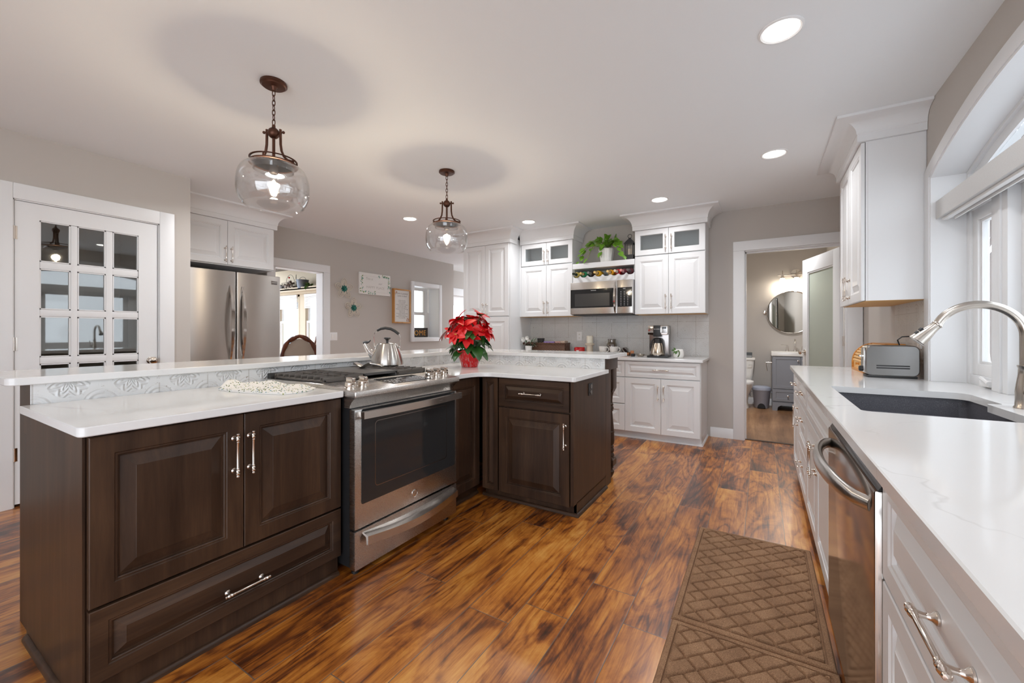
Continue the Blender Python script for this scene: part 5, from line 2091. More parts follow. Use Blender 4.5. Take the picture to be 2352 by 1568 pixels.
t = NT('floral_china')
v = t.obj()
vo = t.node('ShaderNodeTexVoronoi')
t.link(v, vo.inputs['Vector'])
vo.inputs['Scale'].default_value = 62
sp_ = t.math('MULTIPLY', t.math('LESS_THAN', vo.outputs['Distance'], .23), t.math('GREATER_THAN', t.noise(v, 16, 2), .5))
t.set(Base_Color=t.mix(sp_, (.80, .77, .73), t.ramp(vo.outputs['Color'], [(.4, (.42, .10, .10)), (.7, (.25, .18, .16))])), Roughness=.18)
mug('mug', 'white mug with small red flowers, left one on the wooden tray', (-1.715, 5.07, ct + .012), R(-15), t.mat)
mug('mug', 'white mug with small red flowers, right one on the wooden tray beside the pine cone', (-1.575, 5.06, ct + .012), R(-5), t.mat)
gj = thing('glass_jar', 'lidded glass jar behind the two white mugs on the wooden tray', 'jar', (-1.625, 5.145, ct + .012))
MB().lathe([(0, 0), (.058, 0), (.062, .01), (.066, .08), (.066, .115), (.055, .142), (.050, .146), (.050, .178), (.046, .178), (.046, .144), (.060, .11), (.06, .012), (0, .01)], seg=28).build('glass', thin_glass('jar_glass', (.80, .76, .70), 2.0), gj)
MB().lathe([(0, .012), (.058, .012), (.058, .10), (.03, .112), (0, .114)], seg=20).build('contents', pm('brown_contents', (.20, .085, .03), .8, bump=(120, .8), var=.4), gj)
MB().lathe([(0, .172), (.05, .172), (.052, .176), (.052, .186), (0, .188)], seg=24).build('lid', M['dsteel'], gj)
pc = thing('pine_cone', 'dark frosted pine cone at the right end of the wooden tray', 'pine cone', (-1.435, 5.06, ct + .012))
b = MB()
pcm = MB()
for lv in range(9):
    u = lv / 8
    r_ = .044 * math.sin(PI * (.25 + .7 * u)) + .006
    for k in range(11):
        a = 2 * PI * (k + lv * .5) / 11
        leaf_mesh(b, (r_ * .4 * math.cos(a), r_ * .4 * math.sin(a), .012 + .066 * u), (math.cos(a), math.sin(a), .15 + u), (0, 0, 1), r_ * .75, .010, -.3, .3, 1 if (k + lv) % 3 == 0 else 0, n=3)
b.lathe([(0, 0), (.02, .005), (.024, .03), (.016, .07), (0, .085)], seg=10)
b.build('scales', [pm('dark_cone', (.05, .03, .025), .7), pm('frosted_tip', (.62, .60, .58), .7)], pc, smooth=60)
boxed('wood_block', 'small light brown wooden block on the counter right of the tray', 'block', -1.352, -1.312, 4.98, 5.03, ct, ct + .062, lin((164, 106, 66)), .3)
tag(MB().lathe([(0, 0), (.022, 0), (.024, .006), (.024, .03), (.02, .034), (0, .034)], seg=18).build('bottle_cap', M['black'], None, (-1.29, 4.88, ct)), 'small black cap on the far counter between block and dish', 'cap')
tag(MB().lathe([(0, 0), (.03, 0), (.045, .015), (.05, .028), (.046, .028), (.038, .016), (0, .008)], seg=26).build('trinket_dish', pm('dish_bronze', (.32, .28, .23), .3, .6), None, (-1.215, 4.93, ct)), 'small bronze-coloured dish on the counter left of the coffee maker', 'dish')

cm = thing('coffee_maker', 'stainless drip coffee maker with black centre on the far counter', 'coffee maker', (-1.105, 4.80, ct), R(2))
W_, D_, H_ = .215, .24, .36
b = MB()
b.box(0, W_, .10, D_, .02, H_, .008)
b.build('housing', M['dsteel'], cm)
b = MB()
b.box(0, W_, .012, D_, .255, H_ - .003, .010)
b.build('brew_head', M['chrome'], cm)
b = MB()
b.box(.062, .138, -.002, .06, .235, H_ + .001, .006)
b.build('filter_basket', M['black'], cm)
text('logo', 'MR. COFFEE', .0115, M['white'], cm, (.10, -.0026, .318), (PI / 2, 0, 0))
b = MB()
b.box(.148, .206, .009, .013, .275, .352, .002)
dp = b.build('control_panel', pm('silver_panel', (.55, .55, .56), .3, .6), cm)
MB().box(.155, .199, .0075, .010, .322, .345).build('display', M['blackgl'], dp, smooth=0)
b = MB()
for k in range(4): b.lathe([(.0045, 0), (.0045, -.003), (0, -.003)], (.160 + k * .011, .009, .296 + (k % 2) * .012), 'y', 10)
b.build('button', M['dsteel'], dp)
b = MB()
b.box(-.006, W_ + .006, -.012, D_, 0, .022, .008)
b.build('base', M['black'], cm)
MB().lathe([(0, .022), (.075, .022), (.078, .026), (0, .027)], (.10, .06, 0), seg=28).build('warming_plate', M['chrome'], cm)
ca = thing('carafe', 'tapered stainless thermal carafe with black handle, standing in the coffee maker', 'carafe', (-1.005, 4.862, ct + .028))
MB().lathe([(0, 0), (.070, 0), (.074, .008), (.072, .05), (.062, .10), (.050, .13), (.048, .134)], seg=32).build('body', steel('carafe_steel', (.66, .58, .48), .22, 'z'), ca)
MB().lathe([(.0485, .134), (.044, .16), (.036, .182), (.038, .188), (.030, .193), (0, .195)], seg=28).build('collar', M['black'], ca)
for s in (-1, 1):
    b = MB()
    P = [(s * .034, -.02, .185), (s * .056, -.035, .16), (s * .066, -.045, .12), (s * .070, -.05, .085)]
    if s > 0: P.append((.076, -.045, .02))
    b.tube(P, [.008, .008, .008, .007] + ([.006] if s > 0 else []), 10)
    b.build('handle', M['black'], ca)
hm = thing('holly_mug', 'round white mug with green leaf sprig right of the coffee maker', 'mug', (-.792, 4.90, ct))
MB().lathe([(0, 0), (.045, 0), (.054, .012), (.058, .035), (.056, .065), (.048, .092), (.046, .094), (.043, .092), (.05, .06), (.05, .02), (0, .012)], seg=30).build('cup', M['china'], hm)
b = MB()
for (x, z, dx, dz) in ((-.022, .075, -.6, -.7), (-.012, .08, .1, -1), (-.03, .085, -1, -.1), (-.008, .07, -.4, -.9), (-.02, .088, -.3, .4)):
    yy_ = -.058
    leaf_mesh(b, (x, yy_, z), (dx, -.10, dz), (0, -1, 0), .034, .010, 0, .2, 0, n=4)
b.build('leaf_relief', leafmat('mug_green', lin((44, 84, 30)), lin((84, 124, 50))), hm, smooth=80)
b = MB()
b.tube([(.0, -.050, .078), (.012, -.068, .082), (.022, -.078, .066), (.022, -.076, .045), (.012, -.066, .022), (.004, -.056, .016)], .0065, 8)
b.build('handle', leafmat('mug_handle_green', lin((70, 92, 50)), lin((90, 110, 62))), hm)

# ================================================================== shelf above the microwave
zs = 2.05
pp = thing('pothos', 'trailing green pothos in a white fluted pot on the shelf above the microwave', 'potted plant', (-1.655, 5.02, zs))
b = MB()
rs = []
for z, r_ in ((0, .068), (.004, .072), (.05, .078), (.10, .086), (.15, .094), (.17, .098), (.17, .088), (.12, .08), (.12, 0)):
    rs.append([(r_ * (1 + .02 * math.sin(12 * 2 * PI * j / 72)) * math.cos(2 * PI * j / 72), r_ * (1 + .02 * math.sin(12 * 2 * PI * j / 72)) * math.sin(2 * PI * j / 72), z) for j in range(72)])
b.rings(rs)
b.build('pot', M['china'], pp)
MB().lathe([(0, .125), (.08, .125), (.08, .14), (0, .145)], seg=20).build('soil', M['soil'], pp)
b, s_ = MB(), MB()
q = random.Random(4)
vines = [(-.33, -.08, .03), (-.29, -.10, .12), (-.26, -.06, .20), (-.20, -.13, .05), (-.22, .02, .26), (-.06, -.10, .29), (.06, -.10, .27), (.15, -.10, .21), (.20, -.12, .10), (.25, -.12, .06), (-.12, -.13, .17), (.12, .0, .29), (.0, .02, .31), (-.14, .04, .29), (-.02, -.14, .05), (.22, -.05, .24)]
for (x, y, z) in vines:
    P = []
    for k in range(9):
        u = k / 8
        P.append(Vector((x * u, y * (u ** .8), .14 + (z - .14) * u * u + .13 * math.sin(PI * u) * (1 if z < .2 else .5))))
    s_.tube(P, .0028, 5)
    for k in range(2, 9):
        if q.random() < .35: continue
        d = (P[k] - P[k - 1]).normalized() + Vector((q.uniform(-.8, .8), q.uniform(-1.0, .1), q.uniform(-.5, .5)))
        L = q.uniform(.06, .095)
        leaf_mesh(b, P[k], d, (q.uniform(-.3, .3), -.8, 1), L, L * .38, q.uniform(.2, .9), .18, 0, n=6)
b.build('leaves', M['pothos'], pp, smooth=80)
s_.build('vines', leafmat('vine_green', lin((96, 120, 40)), lin((140, 150, 70))), pp)

la = thing('lantern', 'small black metal lantern with a candle at the right end of the shelf', 'lantern', (-1.345, 4.95, zs))
b = MB()
b.box(-.05, .05, -.05, .05, 0, .058, .003)
b.rings([[(s * math.cos(PI / 4 + k * PI / 2) * 1.414, s * math.sin(PI / 4 + k * PI / 2) * 1.414, z) for k in range(4)] for s, z in ((.058, .188), (.056, .196), (.034, .228), (.014, .25), (.012, .262), (.0, .264))])
for sx in (-1, 1):
    for sy in (-1, 1): b.box(sx * .046 - .004, sx * .046 + .004, sy * .046 - .004, sy * .046 + .004, .05, .19)
    b.box(sx * .016 - .0025, sx * .016 + .0025, -.049, -.044, .05, .19); b.box(-.049, -.044, sx * .016 - .0025, sx * .016 + .0025, .05, .19)
b.tube([(.022 * math.cos(2 * PI * j / 20), 0, .285 + .022 * math.sin(2 * PI * j / 20)) for j in range(20)], .003, 6, closed=True)
b.build('frame', pm('black_iron', (.03, .03, .032), .5), la)
b = MB()
for q_ in ((-.045, .045, -.044, -.043), (-.045, .045, .043, .044)): b.box(*q_, .058, .188)
for q_ in ((-.044, -.043, -.045, .045), (.043, .044, -.045, .045)): b.box(*q_, .058, .188)
b.build('glass', M['glass'], la, smooth=0)
MB().lathe([(0, .058), (.025, .058), (.025, .13), (.02, .134), (0, .132)], seg=18).build('candle', pm('cream_wax', (.72, .62, .48), .5), la)

# bottles lying in the rack, necks towards the room
specs = [(.5, 'dark green wine bottle with a yellow label at the left end of the rack', (.012, .014, .010), (.02, .03, .02), (.55, .42, .10)),
         (1.5, 'wine bottle with gold foil and a green band, second from the left in the rack', (.012, .03, .014), (.62, .44, .16), (.02, .25, .10)),
         (2.5, 'dark wine bottle with a grey cap, third from the left in the rack', (.02, .014, .012), (.20, .22, .21), (.03, .02, .02)),
         (3.35, 'wine bottle with gold foil and yellow label left of the empty gap in the rack', (.016, .010, .008), (.70, .50, .20), (.72, .42, .02)),
         (5.0, 'wine bottle with gold foil and orange label right of the empty gap in the rack', (.014, .012, .010), (.70, .50, .22), (.70, .36, .02)),
         (5.9, 'wine bottle with cream foil and a red collar in the right half of the rack', (.03, .008, .008), (.66, .56, .44), (.55, .02, .02)),
         (6.65, 'wine bottle with pinkish foil, second from the right in the rack', (.06, .012, .016), (.62, .26, .26), (.12, .02, .03)),
         (7.45, 'dark red wine bottle at the right end of the rack', (.05, .012, .016), (.10, .08, .085), (.08, .02, .025))]
for (k, lab, cb, cf, cl) in specs:
    x = -2.052 + .777 * k / 8
    rb = thing('wine_bottle', lab, 'bottle', (x, 4.79, 1.905), 0, 'wine bottles in the rack')
    MB().lathe([(0, .335), (.034, .335), (.0365, .33), (.0365, .15), (.034, .125), (.022, .095), (.0145, .075), (.0135, .0)], (0, 0, .009), 'y', 22).build('body', pm('bottle_glass', cb, .10, Coat_Weight=.5), rb)
    MB().lathe([(0, -.002), (.0148, -.002), (.0152, .004), (.0150, .016), (.0142, .02), (.0150, .070), (.0175, .083), (.0146, .083)], (0, 0, .009), 'y', 18).build('foil_cap', pm('bottle_foil', cf, .3, .3), rb)
    MB().lathe([(.0225, .095), (.0348, .124), (.037, .15), (.037, .24), (.0366, .24)], (0, 0, .009), 'y', 22).build('label', pm('bottle_label', cl, .5), rb)

# ================================================================== wall decor
M['wire'] = pm('champagne_wire', (.74, .67, .57), .5, .1)
M['teal'] = leafmat('teal_petal', lin((14, 84, 78)), lin((52, 140, 124)))


def wall_flower(y, z, label):
    r = thing('metal_flower', label, 'wall decoration', (XD, y, z), R(90), 'metal wall flowers')
    b = MB()
    for k in range(5):
        a = PI / 2 + 2 * PI * k / 5
        Mr = Matrix.Rotation(-(a - PI / 2), 4, 'Y')
        for s_ in (1.0, .72, .45):
            pts = []
            for j in range(22):
                t_ = 2 * PI * j / 22
                x = .046 * s_ * math.sin(t_) * (1 + .25 * math.cos(t_))
                h = .045 + .112 * ((1 - math.cos(t_)) / 2) * s_ + .008 * (1 - s_)
                pts.append(Mr @ Vector((x, -.012 - .010 * ((1 - math.cos(t_)) / 2), h)))
            b.tube(pts, .0036, 6, closed=True)
        for s_ in (-1, 1):
            pts = [Mr @ Vector((s_ * .020 * math.sin(j / 7 * PI), -.016, .05 + .08 * j / 7)) for j in range(8)]
            b.tube(pts, .002, 5)
    b.build('wire_petals', M['wire'], r)
    b = MB()
    for lv in range(3):
        for k in range(8):
            a = 2 * PI * (k + .5 * lv) / 8
            leaf_mesh(b, (0, -.010 - .006 * lv, 0), (math.cos(a), -.15 - .25 * lv, math.sin(a)), (0, -1, 0), .060 - .014 * lv, .014, 0, .3, 0, n=5)
    b.sphere((0, -.024, 0), .010, 10)
    b.lathe([(.012, 0), (.012, -.014), (0, -.014)], (0, 0, 0), 'y', 10)
    b.build('teal_centre', M['teal'], r, smooth=50)


wall_flower(3.942, 1.832, 'upper champagne wire wall flower with teal centre')
wall_flower(4.109, 1.556, 'lower champagne wire wall flower with teal centre')

sg = thing('wall_sign', 'white canvas sign reading this is our happy place with a eucalyptus border', 'sign', (XD, 4.204, 1.78), R(90))
MB().box(0, .612, -.028, 0, 0, .336, .003).build('canvas', M['china'], sg)
M['greytext'] = pm('pale_grey_lettering', (.52, .50, .47), .6)
text('lettering', 'This is', .055, M['greytext'], sg, (.18, -.0285, .245), (PI / 2, 0, 0), shear=.25)
text('lettering', 'THIS IS our', .050, M['greytext'], sg, (.30, -.0285, .185), (PI / 2, 0, 0), sp=1.15) if False else text('lettering', 'our', .050, M['greytext'], sg, (.40, -.0285, .185), (PI / 2, 0, 0), shear=.3)
text('lettering', 'HAPPY PLACE', .052, M['greytext'], sg, (.306, -.0285, .115), (PI / 2, 0, 0), sp=1.15)
b = MB()
q = random.Random(8)
for k in range(64):
    t_ = q.random()
    side = k % 4
    if side == 0: x, z = .03 + .02 * q.random(), .03 + .26 * t_
    elif side == 1: x, z = .575 + .02 * q.random(), .05 + .26 * t_
    elif side == 2: x, z = .34 + .22 * t_, .295 + .02 * q.random()
    else: x, z = .05 + .26 * t_, .025 + .02 * q.random()
    a = q.uniform(0, 2 * PI)
    leaf_mesh(b, (x, -.0288, z), (math.cos(a), 0, math.sin(a)), (0, -1, 0), q.uniform(.02, .042), q.uniform(.006, .011), 0, .02, k % 3, n=4)
b.build('leaf_border', [leafmat('print_teal', lin((74, 132, 116)), lin((120, 168, 150))), leafmat('print_grey', lin((150, 176, 166)), lin((180, 200, 190))), leafmat('print_olive', lin((110, 136, 84)), lin((150, 170, 110)))], sg, smooth=80)
b = MB()
for q_ in ((.05, .56, .045, .047), (.05, .56, .285, .287), (.05, .052, .045, .287), (.558, .56, .045, .287)): b.box(q_[0], q_[1], -.0286, -.0279, q_[2], q_[3])
b.build('border_line', M['greytext'], sg, smooth=0)

fp = thing('framed_print', 'framed script print in a deep light wood frame left of the wall recess', 'framed print', (XD, 4.876, 1.342), R(90))
M['oak'] = wood('light_oak', [lin((166, 112, 58)), lin((192, 138, 78)), lin((212, 162, 102))], 'z', .45, 1, .1)
b = MB()
for q_ in ((0, .388, 0, .022), (0, .388, .558, .58), (0, .022, .022, .558), (.366, .388, .022, .558)): b.box(q_[0], q_[1], -.05, 0, q_[2], q_[3], .002)
b.build('frame', M['oak'], fp)
pr_ = MB().box(.02, .368, -.034, -.002, .02, .56).build('print', pm('print_paper', (.74, .73, .70), .6), fp, smooth=0)
M['ink_d'] = pm('grey_ink', (.28, .27, .26), .6)
text('lettering', 'Love is patient\nLove is kind', .044, M['ink_d'], pr_, (.194, -.0345, .485), (PI / 2, 0, 0), shear=.3, line=.95)
text('lettering', 'It does not envy\nit does not boast\nit is not proud\nIt does not dishonor others\nit is not self-seeking\nit is not easily angered\nit keeps no record of wrongs\nLove does not\ndelight in evil\nbut rejoices with the truth\nIt always protects\nalways trusts, always hopes\nLove never fails', .0235, M['ink_d'], pr_, (.194, -.0345, .24), (PI / 2, 0, 0), line=1.05)
q = random.Random(3)
rust = leafmat('print_rust', lin((176, 130, 104)), lin((206, 176, 156)))
for cx, cz, sg_ in ((.04, .54, 1), (.345, .05, -1)):
    b = MB()
    for k in range(13):
        a = q.uniform(0, 2 * PI)
        leaf_mesh(b, (cx + q.uniform(-.01, .05) * sg_, -.0346, cz + q.uniform(-.05, .01) * sg_), (math.cos(a), 0, math.sin(a)), (0, -1, 0), q.uniform(.02, .035), .008, 0, .02, 0, n=4)
    b.build('print_flowers', rust, pr_, smooth=80)

hs_ = thing('home_sign', 'small dark block sign with orange letters standing in the wall recess', 'sign', (XD - .18, 5.40, PZ0 + .006), R(88))
MB().box(0, .50, -.02, .02, 0, .175, .002).build('block', pm('dark_sign', (.035, .026, .022), .6), hs_)
text('lettering', 'HOME', .135, pm('orange_letters', (.72, .33, .04), .5), hs_, (.25, -.0206, .075), (PI / 2, 0, 0), sp=1.1)

# ================================================================== dining room
def dining_chair(label, x, y, rz, grp):
    r = thing('dining_chair', label, 'chair', (x, y, 0), rz, grp)
    M['cherry'] = M.get('cherry') or wood('carved_cherry', [lin((40, 18, 10)), lin((84, 42, 24)), lin((120, 66, 38))], 'z', .35)
    M['taupe'] = M.get('taupe') or pm('taupe_fabric', (.33, .27, .22), .9, bump=(200, .3))
    MB().box(-.25, .25, -.25, .23, .40, .47, .03).build('seat', M['taupe'], r)
    MB().box(-.26, .26, -.26, .24, .36, .41, .01).build('seat_frame', M['cherry'], r)
    for sx in (-1, 1):
        for sy in (-1, 1):
            b = MB()
            b.tube([(sx * .22, sy * .22, .37), (sx * .235, sy * .235, .25), (sx * .22, sy * .22, .1), (sx * .225, sy * .225, 0)], [.03, .024, .018, .022], 10)
            b.build('leg', M['cherry'], r)
    ov = []
    for j in range(40):
        a = 2 * PI * j / 40
        w_ = .225 * (1 + .02 * math.cos(6 * a))
        ov.append((w_ * math.copysign(abs(math.cos(a)) ** .85, math.cos(a)), .26, .80 + .30 * math.copysign(abs(math.sin(a)) ** .9, math.sin(a)) + (.03 * math.exp(-(math.cos(a) / .25) ** 2) if math.sin(a) > 0 else 0)))
    b = MB()
    b.tube(ov, [.030 + .006 * math.cos(10 * 2 * PI * j / 40) for j in range(40)], 8, closed=True, flat=.9)
    for s in (-1, 1): b.tube([(s * .16, .25, .55), (s * .17, .24, .42)], .022, 8)
    b.build('back_frame', M['cherry'], r)
    b = MB()
    b.rings([[(x_ * .9, .245, .80 + (z_ - .80) * .9) for x_, y_, z_ in ov], [(x_ * .6, .225, .80 + (z_ - .80) * .6) for x_, y_, z_ in ov]], True, False, True)
    b.rings([[(x_ * .9, .265, .80 + (z_ - .80) * .9) for x_, y_, z_ in ov], [(x_ * .6, .280, .80 + (z_ - .80) * .6) for x_, y_, z_ in ov]], True, False, True)
    b.build('back_cushion', M['taupe'], r)
    return r


dining_chair('carved dark wood dining chair with oval taupe back, seen through the dining room opening', -5.98, 3.68, R(-120), 'dining chairs')
dining_chair('dining chair partly hidden by the opening jamb, beyond the oval-backed chair', -6.35, 4.55, R(160), 'dining chairs')

ZL = 2.10
wb = thing('wire_basket', 'wire basket of frosted pine cones on the ledge above the dining windows', 'basket', (-8.42, 4.99, 2.075))
b = MB()
for z, r_ in ((.0, .10), (.06, .14), (.12, .16)): b.tube([(r_ * math.cos(2 * PI * j / 24), r_ * math.sin(2 * PI * j / 24), z + .003) for j in range(24)], .003, 5, closed=True)
for k in range(10):
    a = 2 * PI * k / 10
    b.tube([(.10 * math.cos(a), .10 * math.sin(a), .003), (.16 * math.cos(a), .16 * math.sin(a), .12)], .0025, 5)
b.tube([(.15 * math.cos(PI * k / 14), 0, .12 + .19 * math.sin(PI * k / 14)) for k in range(15)], .0035, 6)
b.build('basket', M['black'], wb)
b = MB()
q = random.Random(2)
for k in range(70):
    a = q.uniform(0, 2 * PI)
    rr_3 = q.uniform(0, .13)
    p = Vector((rr_3 * math.cos(a), rr_3 * math.sin(a), .04 + q.uniform(0, .16) * (1 - rr_3 / .2)))
    b.sphere(p, q.uniform(.014, .024), 8, mi=k % 2)
b.build('pine_cones', [pm('frosted_cone', (.62, .59, .54), .8), pm('brown_cone', (.12, .08, .06), .8)], wb)
b = MB()
b.sphere((.06, -.06, .24), .018, 10)
b.build('red_ornament', M['red'], wb)
bt = thing('bucket', 'small blue-grey metal bucket on the ledge above the dining windows', 'bucket', (-7.99, 4.99, 2.075))
MB().lathe([(0, 0), (.088, 0), (.118, .17), (.122, .175), (.112, .175), (.085, .01), (0, .01)], seg=24).build('body', pm('galvanised', (.13, .15, .18), .45, .5), bt)
MB().tube([(.118 * math.cos(PI * k / 12), 0, .165 + .07 * math.sin(PI * k / 12)) for k in range(13)], .004, 6).build('handle', M['black'], bt)
sp_t = thing('small_tree', 'tiny bottle-brush pine between wire basket and bucket on the ledge', 'decoration', (-8.21, 4.99, 2.075))
b = MB()
q = random.Random(6)
for k in range(90):
    u = q.random()
    a = q.uniform(0, 2 * PI)
    leaf_mesh(b, (0, 0, .03 + .26 * u), (math.cos(a), math.sin(a), .15), (0, 0, 1), .075 * (1 - u) + .01, .006, .2, .1, 0, n=3)
b.tube([(0, 0, 0), (0, 0, .30)], .005, 6)
b.build('branches', leafmat('dull_pine', lin((58, 60, 40)), lin((100, 100, 70))), sp_t, smooth=80)
gb = thing('green_bough', 'leafy green bough at the right end of the dining ledge', 'plant', (-7.74, 4.96, 2.075))
b = MB()
q = random.Random(16)
for k in range(70):
    a = q.uniform(0, 2 * PI)
    leaf_mesh(b, (q.uniform(-.07, .07), q.uniform(-.05, .05), q.uniform(.01, .1)), (math.cos(a), math.sin(a) - .4, q.uniform(-.7, .8)), (0, -.3, 1), q.uniform(.05, .09), .018, .5, .2, 0, n=4)
b.build('leaves', leafmat('bough_green', lin((36, 66, 26)), lin((84, 120, 46))), gb, smooth=80)
gp = thing('grey_planter', 'grey bundle of dried greenery at the left end of the dining ledge', 'decoration', (-8.80, 4.99, 2.075))
b = MB()
q = random.Random(26)
MB().box(-.20, .17, -.06, .06, 0, .09, .004).build('box', pm('grey_planter_wood', (.17, .17, .17), .8), gp)
for k in range(60):
    a = q.uniform(0, 2 * PI)
    leaf_mesh(b, (q.uniform(-.19, .2), q.uniform(-.04, .04), .08), (math.cos(a), math.sin(a) * .5, q.uniform(.1, .9)), (0, 0, 1), q.uniform(.05, .10), .010, .5, .2, 0, n=4)
b.build('dried_greenery', leafmat('dried_grey', lin((80, 84, 76)), lin((130, 130, 118))), gp, smooth=80)

# ================================================================== bathroom
M['vanity'] = pm('vanity_grey', (.25, .26, .29), .45)
va = thing('vanity', 'grey bathroom vanity with white basin top and small knobs', 'vanity', (.14, 7.42, 0))
W_, D_ = .66, .46
b = MB()
b.box(0, W_, .02, D_, .10, .83)
for x in (0, W_ - .07): b.box(x, x + .07, .02, D_, 0, .10)
b.prism([(.0, .13), (.0, 0), (.06, 0), (.075, .06), (.11, .085), (W_ - .11, .085), (W_ - .075, .06), (W_ - .06, 0), (W_, 0), (W_, .13)], .0, .021, M=MY)
b.build('body', M['vanity'], va, smooth=0)


def shaker(x0, x1, z0, z1, nm):
    pr = [(.042, 0), (.044, .006), (.046, .006)]
    return front(x0 + .002, x1 - .002, z0 + .002, z1 - .002, pr).build(nm, M['vanity'], va, smooth=0)


for nm, x0, x1, z0, z1, kx, kz in (('door', .004, .355, .335, .825, .325, .765), ('door', .355, W_ - .004, .335, .825, .385, .765), ('drawer', .004, W_ - .004, .145, .330, .20, .235)):
    o = shaker(x0, x1, z0, z1, nm)
    MB().lathe([(.009, 0), (.007, -.012), (.014, -.018), (.012, -.026), (0, -.028)], (kx, 0, kz), 'y', 14).build('knob', M['nickel'], o)
b = MB()
b.box(-.012, W_ + .012, -.012, D_ + .015, .83, .892, .006)
b.build('basin_top', M['china'], va)
vf = thing('bathroom_faucet', 'polished bathroom faucet with two cross handles on the vanity', 'faucet', (.445, 7.77, .892))
b = MB()
b.lathe([(.024, 0), (.024, .006), (.013, .03), (.012, .10), (.010, .12)], seg=16)
b.tube([(0, 0, .11), (0, -.005, .16), (0, -.03, .185), (0, -.06, .18), (0, -.075, .155)], .010, 10)
b.build('spout', M['chrome'], vf)
for s in (-1, 1):
    b = MB()
    b.lathe([(.024, 0), (.024, .006), (.016, .03), (.012, .075), (.010, .085)], (s * .10, 0, 0), seg=16)
    b.tube([(s * .10, 0, .088), (s * .185, -.01, .094)], [.008, .005], 8)
    b.build('handle', M['chrome'], vf)

mi = thing('round_mirror', 'round tilting mirror in a thin metal rim above the vanity', 'mirror', (.405, 7.86, 1.505), R(0))
o = MB().lathe([(0, -.012), (.322, -.012), (.322, -.006), (0, -.006)], (0, 0, 0), 'y', 64).build('mirror_glass', M['mirror'], mi, rot=(R(-2), 0, R(5)))
b = MB()
b.tube([(.328 * math.cos(2 * PI * j / 64), -.012, .328 * math.sin(2 * PI * j / 64)) for j in range(64)], .007, 8, closed=True)
b.build('rim', M['chrome'], mi)
for s in (-1, 1):
    b = MB()
    b.lathe([(.028, .04), (.028, .034), (.012, .03), (.011, -.01)], (s * .36, 0, 0), 'y', 16)
    b.tube([(s * .36, -.01, 0), (s * .33, -.012, 0)], .008, 8)
    b.build('pivot', M['nickel'], mi)

vl = thing('vanity_light', 'brushed nickel vanity light with glowing glass shades above the mirror', 'wall lamp', (.47, 7.9, 2.09))
b = MB()
b.tube([(-.25, -.09, 0), (.25, -.09, 0)], .009, 10)
b.lathe([(.075, 0), (.075, -.012), (.05, -.02), (.015, -.03), (.012, -.09)], (0, 0, .02), 'y', 24)
b.build('bar', M['nickel'], vl)
for x in (-.185, 0, .185):
    b = MB()
    b.tube([(x, -.09, .07), (x, -.09, -.02)], .006, 8)
    b.lathe([(.0, -.015), (.016, -.018), (.026, -.03), (.027, -.045), (.0, -.045)], (x, -.09, 0), seg=16)
    b.build('holder', M['nickel'], vl)
    MB().lathe([(.026, -.043), (.040, -.07), (.046, -.12), (.046, -.15), (.04, -.15), (.034, -.07), (.02, -.046)], (x, -.09, 0), seg=20).build('shade', M['shade'], vl)
    l = bpy.data.lights.new('vanity_bulb', 'POINT')
    l.energy = 3.0
    l.color = (1, .88, .72)
    l.shadow_soft_size = .03
    o = bpy.data.objects.new('vanity_bulb', l)
    COL.objects.link(o)
    o.parent = vl
    o.location = (x, -.09, -.19)

wc = thing('toilet', 'white toilet at the left of the bathroom', 'toilet', (-.29, 7.88, 0))
b = MB()
b.rings([[(x, y, z) for x, y in rrect(-.19 * s, .19 * s, -.20 * t_, -.01, .04)] for s, t_, z in ((.84, .8, .40), (.9, .9, .5), (1.0, 1.0, .72), (1.0, 1.0, .735))])
b.build('tank', M['china'], wc)
b = MB()
b.prism(rrect(-.205, .205, -.215, -.005, .04), .735, .775, e=.008)
b.build('tank_lid', M['china'], wc)
b = MB()


def egg(s, yb, yf, z):
    out = []
    for j in range(32):
        a = 2 * PI * j / 32
        y = (yb + yf) / 2 + (yb - yf) / 2 * math.sin(a)
        out.append((s * math.cos(a) * (1 - .08 * math.sin(a)), y, z))
    return out


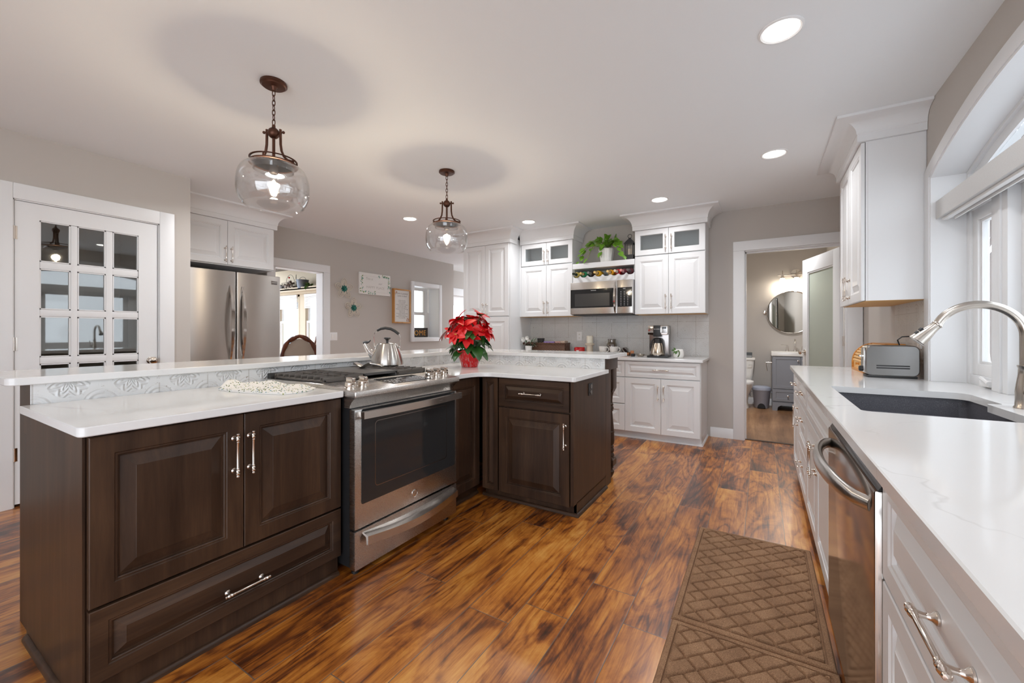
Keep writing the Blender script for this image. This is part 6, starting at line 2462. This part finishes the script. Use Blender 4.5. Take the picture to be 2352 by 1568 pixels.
b.rings([egg(.12, -.20, -.56, 0), egg(.12, -.20, -.56, .02), egg(.105, -.2, -.52, .10), egg(.125, -.19, -.58, .22), egg(.175, -.19, -.68, .34), egg(.185, -.19, -.70, .385), egg(.185, -.19, -.70, .395)])
b.build('bowl', M['china'], wc)
b = MB()
b.rings([egg(.19, -.2, -.71, .396), egg(.19, -.2, -.71, .412), egg(.19, -.2, -.71, .416), egg(.188, -.2, -.705, .43)])
b.build('seat', M['white'], wc)
b = MB()
b.tube([(.16, -.21, .66), (.16, -.225, .66), (.11, -.225, .655)], .006, 8)
b.build('flush_handle', M['chrome'], wc)
tb_ = boxed('tissue_box', 'small grey patterned box standing on the toilet tank', 'box', -.26, -.13, 7.72, 7.82, .775, .86, lin((84, 88, 92)), 0, None, lin((150, 152, 154)))

bn = thing('pedal_bin', 'pale blue-grey plastic pedal bin between toilet and vanity', 'bin', (.0, 7.60, 0))
M['bin'] = pm('bin_plastic', (.40, .43, .52), .45)
b = MB()
b.lathe([(0, .004), (.096, .004), (.10, .01), (.122, .27), (.126, .275), (.126, .285), (.11, .285), (0, .28)], seg=36)
b.build('body', M['bin'], bn)
b = MB()
b.lathe([(.132, .285), (.132, .30), (.125, .325), (.09, .342), (0, .347)], seg=36)
b.build('lid', M['bin'], bn)
b = MB()
b.prism([(.055 * math.cos(PI * k / 12), .008 + .075 * math.sin(PI * k / 12)) for k in range(13)], -.106, -.09, M=MY)
b.build('pedal_opening', M['black'], bn, smooth=0)
MB().box(-.045, .045, -.135, -.10, .012, .026, .005).build('pedal', M['black'], bn)
for s in (-1, 1):
    b = MB()
    b.tube([(s * .125, 0, .255), (s * .155, -.005, .25), (s * .160, -.01, .20), (s * .150, -.012, .175)], .008, 8)
    b.build('handle', M['bin'], bn)
tp = thing('toilet_roll_holder', 'bronze toilet roll arm on the side of the grey vanity', 'holder', (.12, 7.55, .72))
b = MB()
b.lathe([(.022, .02), (.022, .012), (.008, .008), (.007, -.06)], (0, 0, 0), 'x', 14)
b.tube([(-.055, 0, 0), (-.06, -.01, -.03), (-.045, -.012, -.13)], .006, 8)
b.build('arm', M['nickel'], tp)
